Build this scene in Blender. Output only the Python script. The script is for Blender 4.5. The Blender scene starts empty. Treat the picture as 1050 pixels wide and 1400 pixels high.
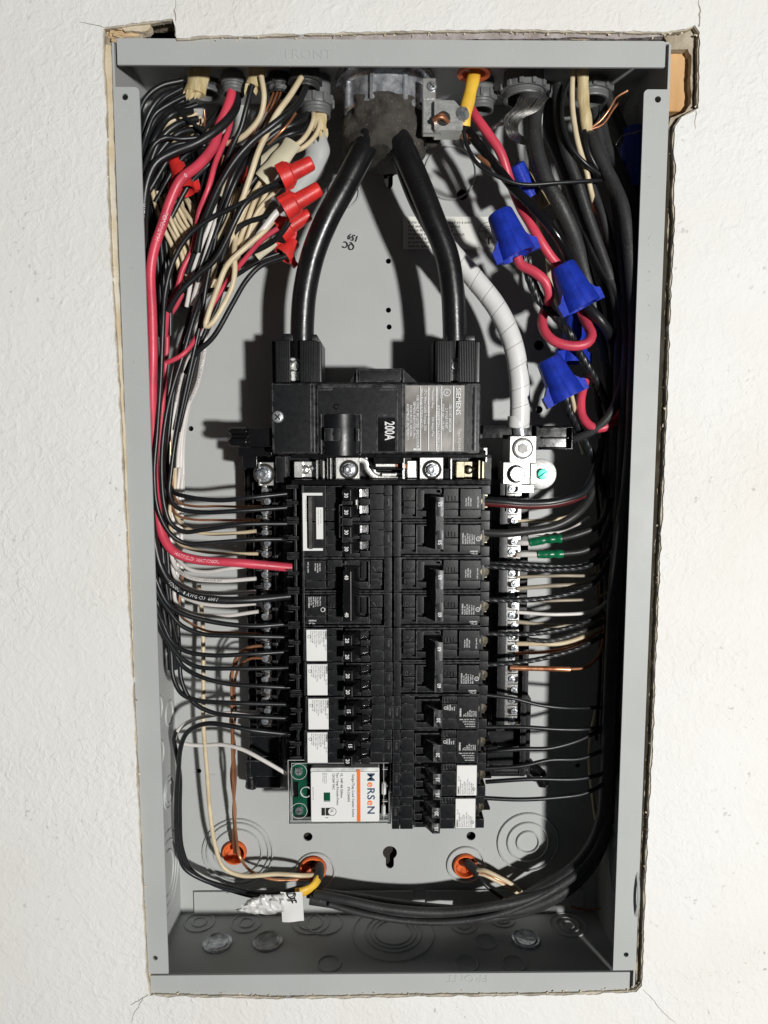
import bpy, bmesh, math, random
from mathutils import Vector, Matrix, noise
from mathutils.geometry import tessellate_polygon
random.seed(7)
R = math.radians
scene = bpy.context.scene
col = scene.collection
# ---------------------------------------------------------------- camera
cam_d = bpy.data.cameras.new("camera"); cam = bpy.data.objects.new("camera", cam_d); col.objects.link(cam)
cam_d.sensor_fit = 'VERTICAL'; cam_d.sensor_height = 36; cam_d.sensor_width = 27
cam_d.lens = 36 * 1000 / 1400.0
cam_d.clip_start = 0.01; cam_d.clip_end = 60
cam.location = (-0.0106, -0.5056, 0.0797)
cam.rotation_euler = (R(84.0), 0, R(-0.573))
scene.camera = cam
# ---------------------------------------------------------------- world + lamp
w = bpy.data.worlds.new("World"); scene.world = w; w.use_nodes = True
bg = w.node_tree.nodes["Background"]
bg.inputs[0].default_value = (0.80, 0.90, 1.0, 1); bg.inputs[1].default_value = 0.030
ld = bpy.data.lights.new("work_lamp", 'AREA'); ld.shape = 'DISK'; ld.size = 0.11; ld.energy = 43.5
ld.color = (1.0, 0.99, 0.965)
lamp = bpy.data.objects.new("work_lamp", ld); col.objects.link(lamp)
lamp.location = (0.81, -1.81, -0.09)
lamp.rotation_euler = (Vector((0.0, 0.05, 0.0)) - Vector(lamp.location)).to_track_quat('-Z', 'Y').to_euler()
scene.view_settings.view_transform = 'Standard'; scene.view_settings.look = 'None'
scene.view_settings.exposure = 0.0; scene.view_settings.gamma = 1.0
scene.render.engine = 'CYCLES'
scene.render.resolution_x = 768; scene.render.resolution_y = 1024

# ---------------------------------------------------------------- measuring helper
CAMP = Vector(cam.location)
CAMR = cam.rotation_euler.to_matrix()
BACK = 0.092                       # depth of the enclosure
def W(u, v, h):
    """point of the place seen at photo position u,v that stands h mm in front of the back panel"""
    d = CAMR @ Vector((u - 525.0, -(v - 700.0), -1000.0))
    t = (BACK - h * 0.001 - CAMP.y) / d.y
    return CAMP + d * t

# ---------------------------------------------------------------- mesh builder
class MB:
    def __init__(s): s.v = []; s.f = []
    def add(s, vs, fs):
        n = len(s.v); s.v.extend([Vector(p) for p in vs]); s.f.extend([tuple(i + n for i in f) for f in fs]); return s
    def box(s, a, b, c=0.0, M=None):
        x0, y0, z0 = [min(a[i], b[i]) for i in range(3)]; x1, y1, z1 = [max(a[i], b[i]) for i in range(3)]
        if c <= 0:
            vs = [(x, y, z) for x in (x0, x1) for y in (y0, y1) for z in (z0, z1)]
            fs = [(0, 1, 3, 2), (4, 6, 7, 5), (0, 4, 5, 1), (2, 3, 7, 6), (0, 2, 6, 4), (1, 5, 7, 3)]
        else:
            c = min(c, (x1 - x0) * .49, (y1 - y0) * .49, (z1 - z0) * .49)
            vs = []; idx = {}
            lo = (x0, y0, z0); hi = (x1, y1, z1)
            for sx in (0, 1):
                for sy in (0, 1):
                    for sz in (0, 1):
                        sg = (sx, sy, sz)
                        for ax in range(3):
                            p = []
                            for k in range(3):
                                e = hi[k] if sg[k] else lo[k]
                                if k != ax: e += (-c if sg[k] else c)
                                p.append(e)
                            idx[(sg, ax)] = len(vs); vs.append(tuple(p))
            fs = []
            for ax in range(3):
                o = [k for k in range(3) if k != ax]
                for sd in (0, 1):
                    q = []
                    for a_, b_ in ((0, 0), (1, 0), (1, 1), (0, 1)):
                        sg = [0, 0, 0]; sg[ax] = sd; sg[o[0]] = a_; sg[o[1]] = b_
                        q.append(idx[(tuple(sg), ax)])
                    fs.append(tuple(q))
                for a_ in (0, 1):
                    for b_ in (0, 1):
                        s0 = [0, 0, 0]; s0[o[0]] = a_; s0[o[1]] = b_; s1 = list(s0); s1[ax] = 1
                        fs.append((idx[(tuple(s0), o[0])], idx[(tuple(s1), o[0])], idx[(tuple(s1), o[1])], idx[(tuple(s0), o[1])]))
            for sx in (0, 1):
                for sy in (0, 1):
                    for sz in (0, 1):
                        fs.append(tuple(idx[((sx, sy, sz), k)] for k in range(3)))
        if M is not None: vs = [M @ Vector(p) for p in vs]
        return s.add(vs, fs)
    def lathe(s, prof, O, A, n=24, X=None, rf=None, lo=0.0, hi=2 * math.pi):
        """prof = [(radius, distance along axis)]"""
        A = Vector(A).normalized(); O = Vector(O)
        if X is None:
            X = Vector((0, 0, 1)) if abs(A.z) < .9 else Vector((1, 0, 0))
        X = (Vector(X) - A * Vector(X).dot(A)).normalized(); Y = A.cross(X)
        full = abs(hi - lo - 2 * math.pi) < 1e-6
        vs = []; fs = []
        m = n if full else n + 1
        for r, t in prof:
            for k in range(m):
                a = lo + (hi - lo) * k / n
                rr = r * (rf(a, t) if rf else 1.0)
                vs.append(O + A * t + X * (rr * math.cos(a)) + Y * (rr * math.sin(a)))
        for i in range(len(prof) - 1):
            for k in range(n):
                k2 = (k + 1) % m
                fs.append((i * m + k, i * m + k2, (i + 1) * m + k2, (i + 1) * m + k))
        if full:
            if prof[0][0] > 1e-6: fs.append(tuple(range(m - 1, -1, -1)))
            if prof[-1][0] > 1e-6: fs.append(tuple((len(prof) - 1) * m + k for k in range(m)))
        return s.add(vs, fs)
    def ring(s, prof, O, A, n=24, X=None, rf=None):
        """closed profile swept round the axis (no caps)"""
        b = MB(); b.lathe(list(prof) + [prof[0]], O, A, n, X, rf)
        b.f = [f for f in b.f if len(f) == 4]
        return s.add(b.v, b.f)
    def prism(s, loops, y0, y1, frame=None):
        """loops of 2-D points (first outer, others holes) extruded from y0 to y1; frame = (O, R, U, N)"""
        O, Rr, U, N = frame or (Vector((0, 0, 0)), Vector((1, 0, 0)), Vector((0, 0, 1)), Vector((0, -1, 0)))
        pts = [p for l in loops for p in l]
        tri = tessellate_polygon([[Vector((p[0], p[1], 0)) for p in l] for l in loops])
        n = len(pts)
        vs = [O + Rr * p[0] + U * p[1] + N * y0 for p in pts] + [O + Rr * p[0] + U * p[1] + N * y1 for p in pts]
        fs = [tuple(t) for t in tri] + [tuple(i + n for i in reversed(t)) for t in tri]
        k = 0
        for l in loops:
            m = len(l)
            for i in range(m):
                a = k + i; b = k + (i + 1) % m
                fs.append((a, b, b + n, a + n))
            k += m
        return s.add(vs, fs)
    def tube(s, pts, r, seg=10, caps=True, twist=None, flat=None):
        n = len(pts); vs = []; fs = []
        T0 = (pts[1] - pts[0]).normalized()
        X = Vector((0, -1, 0)); X = X - T0 * X.dot(T0)
        if X.length < .2: X = Vector((1, 0, 0)) - T0 * T0.x
        X.normalize(); arc = 0
        for i in range(n):
            T = (pts[min(i + 1, n - 1)] - pts[max(i - 1, 0)])
            if T.length < 1e-9: T = T0
            T.normalize(); X = (X - T * X.dot(T)).normalized(); Y = T.cross(X); T0 = T
            if i: arc += (pts[i] - pts[i - 1]).length
            rr = r[i] if isinstance(r, list) else r
            for k in range(seg):
                a = 2 * math.pi * k / seg
                q = rr
                if twist: q = rr * (1 + twist[1] * (abs(math.cos(twist[0] * .5 * (a - arc * twist[2]))) - .6))
                cx, cy = math.cos(a), math.sin(a)
                if flat: cx *= flat
                vs.append(pts[i] + X * (q * cx) + Y * (q * cy))
        for i in range(n - 1):
            for k in range(seg):
                k2 = (k + 1) % seg
                fs.append((i * seg + k, i * seg + k2, (i + 1) * seg + k2, (i + 1) * seg + k))
        if caps:
            fs.append(tuple(range(seg - 1, -1, -1))); fs.append(tuple((n - 1) * seg + k for k in range(seg)))
        return s.add(vs, fs)
    def fix(s):
        return s

def spline(P, step=0.0025):
    """Catmull-Rom through the points"""
    P = [Vector(p) for p in P]
    if len(P) == 2:
        n = max(2, int((P[1] - P[0]).length / step)); return [P[0].lerp(P[1], i / n) for i in range(n + 1)]
    Q = [P[0] * 2 - P[1]] + P + [P[-1] * 2 - P[-2]]
    out = []
    for i in range(1, len(Q) - 2):
        p0, p1, p2, p3 = Q[i - 1], Q[i], Q[i + 1], Q[i + 2]
        def tj(a, b): return max(1e-5, (b - a).length ** .5)
        t0 = 0; t1 = t0 + tj(p0, p1); t2 = t1 + tj(p1, p2); t3 = t2 + tj(p2, p3)
        n = max(2, int((p2 - p1).length / step))
        for k in range(n):
            t = t1 + (t2 - t1) * k / n
            A1 = p0 * ((t1 - t) / (t1 - t0)) + p1 * ((t - t0) / (t1 - t0))
            A2 = p1 * ((t2 - t) / (t2 - t1)) + p2 * ((t - t1) / (t2 - t1))
            A3 = p2 * ((t3 - t) / (t3 - t2)) + p3 * ((t - t2) / (t3 - t2))
            B1 = A1 * ((t2 - t) / (t2 - t0)) + A2 * ((t - t0) / (t2 - t0))
            B2 = A2 * ((t3 - t) / (t3 - t1)) + A3 * ((t - t1) / (t3 - t1))
            out.append(B1 * ((t2 - t) / (t2 - t1)) + B2 * ((t - t1) / (t2 - t1)))
    out.append(P[-1]); return out

# ---------------------------------------------------------------- object helpers
def tag(o, label=None, cat=None, group=None, kind=None):
    if label: o['label'] = label
    if cat: o['category'] = cat
    if group: o['group'] = group
    if kind: o['kind'] = kind
    return o
def thing(name, label, cat, loc, group=None):
    o = bpy.data.objects.new(name, None); col.objects.link(o); o.location = loc
    o.empty_display_size = .01; o['wloc'] = tuple(loc)
    return tag(o, label, cat, group)
WL = {}
def wloc(o):
    if o is None: return Vector((0, 0, 0))
    return WL[o.name]
def thing_(name, label, cat, loc, group=None):
    o = bpy.data.objects.new(name, None); col.objects.link(o); o.location = loc
    o.empty_display_size = .01; WL[o.name] = Vector(loc)
    return tag(o, label, cat, group)
thing = thing_
def obj(name, mb, mat, parent=None, smooth=35, origin=None):
    L = wloc(parent) if parent is not None else Vector(origin or (0, 0, 0))
    me = bpy.data.meshes.new(name)
    me.from_pydata([tuple(p - L) for p in mb.v], [], mb.f)
    bm = bmesh.new(); bm.from_mesh(me); bmesh.ops.recalc_face_normals(bm, faces=bm.faces); bm.to_mesh(me); bm.free()
    if smooth:
        me.polygons.foreach_set('use_smooth', [True] * len(me.polygons))
        me.set_sharp_from_angle(angle=R(smooth))
    me.materials.append(mat); me.update()
    o = bpy.data.objects.new(name, me); col.objects.link(o)
    if parent is not None: o.parent = parent; WL[o.name] = L
    else: o.location = L; WL[o.name] = L
    if mat.name.startswith('black_plastic') or name in ('housing', 'bar', 'lug', 'side_arm', 'clear_tray'):
        me.polygons.foreach_set('use_smooth', [True] * len(me.polygons)); me.set_sharp_from_angle(angle=R(70))
        wn = o.modifiers.new('weighted', 'WEIGHTED_NORMAL'); wn.weight = 100; wn.keep_sharp = True
    return o
KIDS = {}
def copy_tree(o, loc, parent=None):
    c = o.copy(); col.objects.link(c); c.parent = parent
    if parent is None: c.location = loc
    WL[c.name] = Vector(loc)
    for ch in [x for x in o.children]: copy_tree(ch, loc, c)
    return c

# ---------------------------------------------------------------- text
_G = {}
def glyph(ch, res, bold=0.0):
    k = (ch, res, bold)
    if k in _G: return _G[k]
    def mesh_of(t):
        cu = bpy.data.curves.new("t", 'FONT'); cu.body = t; cu.size = 1.0; cu.resolution_u = res; cu.fill_mode = 'BOTH'; cu.offset = bold * .35
        o = bpy.data.objects.new("t", cu); me = o.to_mesh()
        v = [(p.co.x, p.co.y) for p in me.vertices]; f = [tuple(q.vertices) for q in me.polygons]
        o.to_mesh_clear(); bpy.data.objects.remove(o); bpy.data.curves.remove(cu); return v, f
    v, f = mesh_of(ch) if ch != ' ' else ([], [])
    a, _ = mesh_of('H' + ch + 'H'); b, _ = mesh_of('HH')
    wd = max(p[0] for p in a) - max(p[0] for p in b)
    _G[k] = (v, f, wd); return _G[k]
def layout(t, size, res=2, sx=1.0, bold=0.0):
    vs = []; fs = []; x = 0
    for ch in t:
        v, f, wd = glyph(ch, res, bold)
        n = len(vs); vs += [((p[0] + x) * size * sx, p[1] * size) for p in v]; fs += [tuple(i + n for i in q) for q in f]
        x += wd + bold * .4
    return vs, fs, x * size * sx
def text(mb, t, O, Rr, U, size, res=2, align='L', sx=1.0, bold=0.0, N=None, ext=0):
    vs, fs, wd = layout(t, size, res, sx, bold)
    o = {'L': 0, 'C': -wd / 2, 'R': -wd}[align]
    O = Vector(O); Rr = Vector(Rr); U = Vector(U)
    if ext:
        Nn = Rr.cross(U) if N is None else N
        n = len(vs)
        V = [O + Rr * (x + o) + U * y + Nn * ext for x, y in vs] + [O + Rr * (x + o) + U * y for x, y in vs]
        ed = {}
        for f in fs:
            for i in range(len(f)):
                a, b = f[i], f[(i + 1) % len(f)]
                ed[(a, b)] = 1
        F = list(fs)
        for a, b in ed:
            if (b, a) not in ed: F.append((a, b, b + n, a + n))
        mb.add(V, F)
    else: mb.add([O + Rr * (x + o) + U * y for x, y in vs], fs)
    return wd
def tube_text(mb, t, pts, r, s0, size, res=1, off=0.0001, phase=0.0, flip=False):
    cum = [0]
    for i in range(1, len(pts)): cum.append(cum[-1] + (pts[i] - pts[i - 1]).length)
    vs, fs, wd = layout(t, size, res)
    out = []
    for x, y in vs:
        s = s0 + (-x if flip else x); s = min(max(s, 0), cum[-1] - 1e-6)
        i = 0
        lo_, hi_ = 0, len(cum) - 1
        while hi_ - lo_ > 1:
            m = (lo_ + hi_) // 2
            if cum[m] <= s: lo_ = m
            else: hi_ = m
        f = (s - cum[lo_]) / max(1e-9, cum[hi_] - cum[lo_])
        C = pts[lo_].lerp(pts[hi_], f); T = (pts[hi_] - pts[lo_]).normalized()
        N = (CAMP - C); N = (N - T * N.dot(T)).normalized(); B = N.cross(T)
        if flip: B = -B
        a = (y - size * .35) / r + phase
        out.append(C + (N * math.cos(a) + B * math.sin(a)) * (r + off))
    mb.add(out, fs); return wd

# ---------------------------------------------------------------- materials
M = {}
def nd(nt, t, **kw):
    n = nt.nodes.new(t)
    for k, v in kw.items():
        if k in n.inputs: n.inputs[k].default_value = v
        else: setattr(n, k, v)
    return n
def mat(name, c, rough=.5, metal=0.0, var=.12, vscale=60, bump=0.0, bscale=400, c2=None, spec=.5, rvar=.1, coat=0.0, dust=0.0, dust_c=(.35, .34, .31), dscale=1800, alpha=None, trans=0.0, stretch=None, sss=0):
    m = bpy.data.materials.new(name); m.use_nodes = True; nt = m.node_tree
    b = nt.nodes['Principled BSDF']; L = nt.links.new
    tc = nd(nt, 'ShaderNodeTexCoord'); src = tc.outputs['Object']
    if stretch:
        mp = nd(nt, 'ShaderNodeMapping'); mp.inputs['Scale'].default_value = stretch; L(src, mp.inputs[0]); src = mp.outputs[0]
    n1 = nd(nt, 'ShaderNodeTexNoise', Scale=vscale, Detail=4.0); L(src, n1.inputs['Vector'])
    mx = nd(nt, 'ShaderNodeMix', data_type='RGBA')
    c2 = c2 or tuple(max(0, x * (1 - var * 1.5)) for x in c)
    mx.inputs[6].default_value = (*c, 1); mx.inputs[7].default_value = (*c2, 1)
    rp = nd(nt, 'ShaderNodeMapRange'); rp.inputs[1].default_value = .35; rp.inputs[2].default_value = .68
    L(n1.outputs[0], rp.inputs[0]); L(rp.outputs[0], mx.inputs[0]); cout = mx.outputs[2]
    if dust > 0:
        n3 = nd(nt, 'ShaderNodeTexNoise', Scale=dscale, Detail=2.0); L(tc.outputs['Object'], n3.inputs['Vector'])
        n4 = nd(nt, 'ShaderNodeTexNoise', Scale=55.0, Detail=3.0); L(tc.outputs['Object'], n4.inputs['Vector'])
        r3 = nd(nt, 'ShaderNodeMapRange'); r3.inputs[1].default_value = .62; r3.inputs[2].default_value = .74
        L(n3.outputs[0], r3.inputs[0])
        r4 = nd(nt, 'ShaderNodeMapRange'); r4.inputs[1].default_value = .4; r4.inputs[2].default_value = .7; L(n4.outputs[0], r4.inputs[0])
        ml = nd(nt, 'ShaderNodeMath', operation='MULTIPLY'); L(r3.outputs[0], ml.inputs[0]); L(r4.outputs[0], ml.inputs[1])
        m2 = nd(nt, 'ShaderNodeMath', operation='MULTIPLY'); L(ml.outputs[0], m2.inputs[0]); m2.inputs[1].default_value = dust
        mx2 = nd(nt, 'ShaderNodeMix', data_type='RGBA'); mx2.inputs[7].default_value = (*dust_c, 1)
        L(m2.outputs[0], mx2.inputs[0]); L(cout, mx2.inputs[6]); cout = mx2.outputs[2]
    L(cout, b.inputs['Base Color'])
    n2 = nd(nt, 'ShaderNodeTexNoise', Scale=vscale * 2.3, Detail=3.0); L(src, n2.inputs['Vector'])
    r2 = nd(nt, 'ShaderNodeMapRange'); r2.inputs[3].default_value = max(.02, rough - rvar); r2.inputs[4].default_value = min(1, rough + rvar)
    L(n2.outputs[0], r2.inputs[0]); L(r2.outputs[0], b.inputs['Roughness'])
    b.inputs['Metallic'].default_value = metal; b.inputs['Specular IOR Level'].default_value = spec
    if coat: b.inputs['Coat Weight'].default_value = coat; b.inputs['Coat Roughness'].default_value = .12
    if trans: b.inputs['Transmission Weight'].default_value = trans
    if sss: b.inputs['Subsurface Weight'].default_value = sss; b.inputs['Subsurface Scale'].default_value = .002
    if bump:
        n5 = nd(nt, 'ShaderNodeTexNoise', Scale=bscale, Detail=4.0); L(src, n5.inputs['Vector'])
        bp = nd(nt, 'ShaderNodeBump'); bp.inputs['Strength'].default_value = 1.0; bp.inputs['Distance'].default_value = bump
        L(n5.outputs[0], bp.inputs['Height']); L(bp.outputs[0], b.inputs['Normal'])
    M[name] = m; return m
def edge_highlights(m, c=(.17, .17, .175), rad=.0005):  # paints edge highlights into the base colour, broken up like wear
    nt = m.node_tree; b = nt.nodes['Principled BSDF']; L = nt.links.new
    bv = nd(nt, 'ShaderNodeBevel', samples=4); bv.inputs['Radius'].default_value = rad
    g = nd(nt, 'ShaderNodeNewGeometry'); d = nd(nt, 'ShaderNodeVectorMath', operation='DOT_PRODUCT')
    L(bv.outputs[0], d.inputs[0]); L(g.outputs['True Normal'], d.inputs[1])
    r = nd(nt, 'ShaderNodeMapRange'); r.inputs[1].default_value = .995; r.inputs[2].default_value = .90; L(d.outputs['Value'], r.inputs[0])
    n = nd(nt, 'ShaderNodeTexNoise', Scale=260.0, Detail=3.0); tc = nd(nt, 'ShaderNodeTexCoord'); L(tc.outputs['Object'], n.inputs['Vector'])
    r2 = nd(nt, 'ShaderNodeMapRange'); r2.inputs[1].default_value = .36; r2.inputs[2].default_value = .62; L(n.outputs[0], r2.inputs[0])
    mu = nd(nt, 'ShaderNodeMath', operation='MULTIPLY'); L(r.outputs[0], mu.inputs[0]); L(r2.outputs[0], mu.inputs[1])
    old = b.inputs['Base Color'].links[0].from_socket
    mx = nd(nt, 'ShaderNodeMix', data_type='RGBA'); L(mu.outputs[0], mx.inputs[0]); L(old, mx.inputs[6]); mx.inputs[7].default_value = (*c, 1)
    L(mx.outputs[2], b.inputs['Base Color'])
mat('grey_paint', (.47, .482, .472), .50, var=.04, vscale=18, bump=.00006, bscale=900, spec=.3, dust=.55, dscale=620, dust_c=(.62, .62, .60))
mat('black_plastic', (.0075, .008, .0095), .36, var=.2, vscale=120, bump=.00006, bscale=1500, dust=.20, dscale=1600, spec=.30)
mat('black_plastic_b', (.014, .015, .017), .38, var=.2, vscale=120, bump=.00008, bscale=1500, dust=.30, dscale=1600)
edge_highlights(M['black_plastic']); edge_highlights(M['black_plastic_b'], (.24, .24, .24))
mat('black_plastic_ribbed', (.010, .0105, .012), .36, var=.2, vscale=120, bump=.00004, bscale=1500, dust=.12, dscale=1600, spec=.45)
mat('black_gloss', (.008, .008, .009), .16, var=.2, vscale=90, dust=.12, bump=.00003, bscale=900)
mat('black_wire', (.014, .015, .017), .38, var=.3, vscale=70, bump=.00007, bscale=420, dust=.10, dscale=900, spec=.5)
mat('black_jacket', (.040, .040, .041), .50, var=.3, vscale=60, bump=.00022, bscale=700, dust=.5, dscale=800)
mat('black_cable', (.010, .010, .011), .30, var=.3, vscale=40, bump=.00012, bscale=300, dust=.14, dscale=900)
mat('red_wire', (.74, .070, .115), .40, var=.18, vscale=60, bump=.00008, bscale=500, dust=.08)
mat('dark_red_wire', (.13, .02, .02), .4, var=.2)
mat('red_nut', (.78, .035, .03), .42, var=.22, vscale=120, bump=.00015, bscale=700, dust=.18, dscale=900)
mat('blue_nut', (.014, .045, .50), .46, var=.25, vscale=130, bump=.00018, bscale=600, dust=.16, dscale=900)
mat('cream_wire', (.74, .62, .42), .42, var=.12, vscale=70, bump=.0001, bscale=400, c2=(.58, .46, .29))
mat('white_wire', (.80, .76, .72), .40, var=.1, vscale=70, bump=.00006, bscale=400)
mat('cream_jacket', (.72, .60, .36), .5, var=.2, vscale=90, bump=.0004, bscale=260, c2=(.50, .38, .18), stretch=(3, 3, .5))
mat('yellow_jacket', (.88, .56, .06), .45, var=.2, vscale=60, bump=.0003, bscale=200, c2=(.70, .38, .03))
mat('pale_tape', (.66, .61, .44), .55, var=.15, vscale=70, bump=.0002, bscale=200)
mat('white_tape', (.80, .80, .78), .32, var=.06, vscale=50, bump=.00008, bscale=250)
mat('grey_tape', (.36, .365, .36), .5, var=.1)
mat('green_tape', (.005, .18, .075), .3, var=.2, bump=.0002, bscale=200)
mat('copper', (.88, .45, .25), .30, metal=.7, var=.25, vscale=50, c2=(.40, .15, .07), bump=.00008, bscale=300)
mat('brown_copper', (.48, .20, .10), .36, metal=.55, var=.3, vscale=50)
mat('zinc', (.74, .76, .78), .28, metal=.75, var=.25, vscale=150, bump=.00025, bscale=500, c2=(.30, .32, .34))
mat('zinc_cast', (.74, .76, .79), .28, metal=.65, var=.25, vscale=150, bump=.0004, bscale=420, c2=(.30, .31, .34))
mat('tin', (.80, .80, .77), .34, metal=.85, var=.08, vscale=120, bump=.0001, bscale=900)
mat('alum', (.60, .60, .585), .38, metal=.6, var=.08, vscale=200, bump=.00015, bscale=1100)
mat('bar_metal', (.36, .36, .35), .34, metal=.8, var=.3, vscale=160, bump=.0001, bscale=700)
mat('dark_metal', (.20, .19, .17), .35, metal=1, var=.3)
mat('brass', (.36, .32, .23), .32, metal=1, var=.25, vscale=200)
mat('grey_plastic', (.16, .165, .165), .48, var=.15, vscale=90, bump=.0001, bscale=600)
mat('duct_seal', (.060, .053, .044), .85, var=.3, vscale=140, bump=.0008, bscale=420, dust=.5, dscale=700)
mat('orange_plastic', (.85, .16, .035), .45, var=.15, vscale=80)
mat('strand', (.62, .60, .57), .30, metal=1, var=.3, vscale=200)
mat('paper', (.80, .80, .78), .6, var=.03)
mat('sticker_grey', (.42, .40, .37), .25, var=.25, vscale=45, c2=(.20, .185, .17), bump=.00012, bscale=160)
mat('sticker_paper', (.78, .77, .72), .55, var=.05)
mat('ink', (.012, .012, .014), .5, var=.1)
mat('ink_white', (.80, .80, .80), .5, var=.02)
mat('ink_pink', (.88, .66, .70), .5, var=.02)
mat('ink_blue', (.035, .06, .13), .5, var=.1)
mat('ink_orange', (.90, .20, .02), .5, var=.05)
mat('green_board', (.003, .085, .045), .3, var=.3, vscale=120)
mat('green_screw', (.02, .35, .22), .25, metal=.6, var=.3, vscale=200)
mat('wood', (.70, .44, .21), .6, var=.2, vscale=40, stretch=(3, 3, .25), c2=(.52, .28, .10), bump=.0002, bscale=150)
mat('wood_pale', (.72, .52, .30), .7, var=.2, vscale=60, bump=.0003, bscale=200)
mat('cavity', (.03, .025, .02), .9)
mat('galv_disc', (.46, .47, .46), .36, metal=.9, var=.3, vscale=160, bump=.0002, bscale=500)
def clear_mat():
    m = bpy.data.materials.new('clear_plastic'); m.use_nodes = True; b = m.node_tree.nodes['Principled BSDF']
    b.inputs['Base Color'].default_value = (.93, .95, .95, 1); b.inputs['Roughness'].default_value = .06
    b.inputs['Transmission Weight'].default_value = 1.0; b.inputs['IOR'].default_value = 1.45
    nt = m.node_tree; n = nd(nt, 'ShaderNodeTexNoise', Scale=150.0); bp = nd(nt, 'ShaderNodeBump'); bp.inputs['Distance'].default_value = .0001
    nt.links.new(n.outputs[0], bp.inputs['Height']); nt.links.new(bp.outputs[0], b.inputs['Normal'])
    M['clear_plastic'] = m
clear_mat()
# ================================================================ the wall
def wall_mat():
    m = bpy.data.materials.new('stucco'); m.use_nodes = True; nt = m.node_tree; b = nt.nodes['Principled BSDF']; L = nt.links.new
    tc = nd(nt, 'ShaderNodeTexCoord'); P = tc.outputs['Object']
    n = nd(nt, 'ShaderNodeTexNoise', Scale=6.0, Detail=5.0, Roughness=.6); L(P, n.inputs['Vector'])
    r = nd(nt, 'ShaderNodeMapRange'); r.inputs[1].default_value = .40; r.inputs[2].default_value = .72; L(n.outputs[0], r.inputs[0])
    mx = nd(nt, 'ShaderNodeMix', data_type='RGBA'); mx.inputs[6].default_value = (.83, .821, .797, 1); mx.inputs[7].default_value = (.79, .768, .725, 1)
    L(r.outputs[0], mx.inputs[0])
    # little dirty pits
    n6 = nd(nt, 'ShaderNodeTexNoise', Scale=230.0, Detail=3.0); L(P, n6.inputs['Vector'])
    n7 = nd(nt, 'ShaderNodeTexNoise', Scale=14.0, Detail=2.0); L(P, n7.inputs['Vector'])
    r6 = nd(nt, 'ShaderNodeMapRange'); r6.inputs[1].default_value = .66; r6.inputs[2].default_value = .73; L(n6.outputs[0], r6.inputs[0])
    r7 = nd(nt, 'ShaderNodeMapRange'); r7.inputs[1].default_value = .48; r7.inputs[2].default_value = .66; r7.inputs[4].default_value = .55; L(n7.outputs[0], r7.inputs[0])
    ml = nd(nt, 'ShaderNodeMath', operation='MULTIPLY'); L(r6.outputs[0], ml.inputs[0]); L(r7.outputs[0], ml.inputs[1])
    m2 = nd(nt, 'ShaderNodeMix', data_type='RGBA'); m2.inputs[7].default_value = (.33, .30, .25, 1)
    L(ml.outputs[0], m2.inputs[0]); L(mx.outputs[2], m2.inputs[6]); L(m2.outputs[2], b.inputs['Base Color'])
    b.inputs['Roughness'].default_value = .8; b.inputs['Specular IOR Level'].default_value = .25
    a = nd(nt, 'ShaderNodeTexNoise', Scale=330.0, Detail=4.0, Roughness=.6); L(P, a.inputs['Vector'])
    c = nd(nt, 'ShaderNodeTexNoise', Scale=125.0, Detail=4.0, Roughness=.55, Distortion=.8); L(P, c.inputs['Vector'])
    g = nd(nt, 'ShaderNodeTexNoise', Scale=9.0, Detail=3.0); L(P, g.inputs['Vector'])
    ra = nd(nt, 'ShaderNodeMapRange'); ra.inputs[1].default_value = .45; ra.inputs[2].default_value = .75; L(a.outputs[0], ra.inputs[0])
    rc = nd(nt, 'ShaderNodeMapRange'); rc.inputs[1].default_value = .42; rc.inputs[2].default_value = .70; L(c.outputs[0], rc.inputs[0])
    rg = nd(nt, 'ShaderNodeMapRange'); rg.inputs[1].default_value = .35; rg.inputs[2].default_value = .65; rg.inputs[3].default_value = .45; L(g.outputs[0], rg.inputs[0])
    ma = nd(nt, 'ShaderNodeMath', operation='MULTIPLY_ADD'); L(ra.outputs[0], ma.inputs[0]); ma.inputs[1].default_value = .55; L(rc.outputs[0], ma.inputs[2])
    mg = nd(nt, 'ShaderNodeMath', operation='MULTIPLY'); L(ma.outputs[0], mg.inputs[0]); L(rg.outputs[0], mg.inputs[1])
    bp = nd(nt, 'ShaderNodeBump'); bp.inputs['Distance'].default_value = .00042; bp.inputs['Strength'].default_value = 1
    L(mg.outputs[0], bp.inputs['Height']); L(bp.outputs[0], b.inputs['Normal'])
    M['stucco'] = m
wall_mat()
mat('plaster_core', (.50, .44, .34), .9, var=.5, vscale=60, bump=.0012, bscale=260, c2=(.30, .24, .17), spec=.2)
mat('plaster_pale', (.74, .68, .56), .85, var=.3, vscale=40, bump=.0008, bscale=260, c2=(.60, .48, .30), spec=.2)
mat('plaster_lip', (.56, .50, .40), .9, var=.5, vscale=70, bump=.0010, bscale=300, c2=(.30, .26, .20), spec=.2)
mat('plaster_mauve', (.46, .42, .41), .9, var=.4, vscale=80, bump=.0015, bscale=220, c2=(.28, .24, .23), spec=.2)

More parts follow.
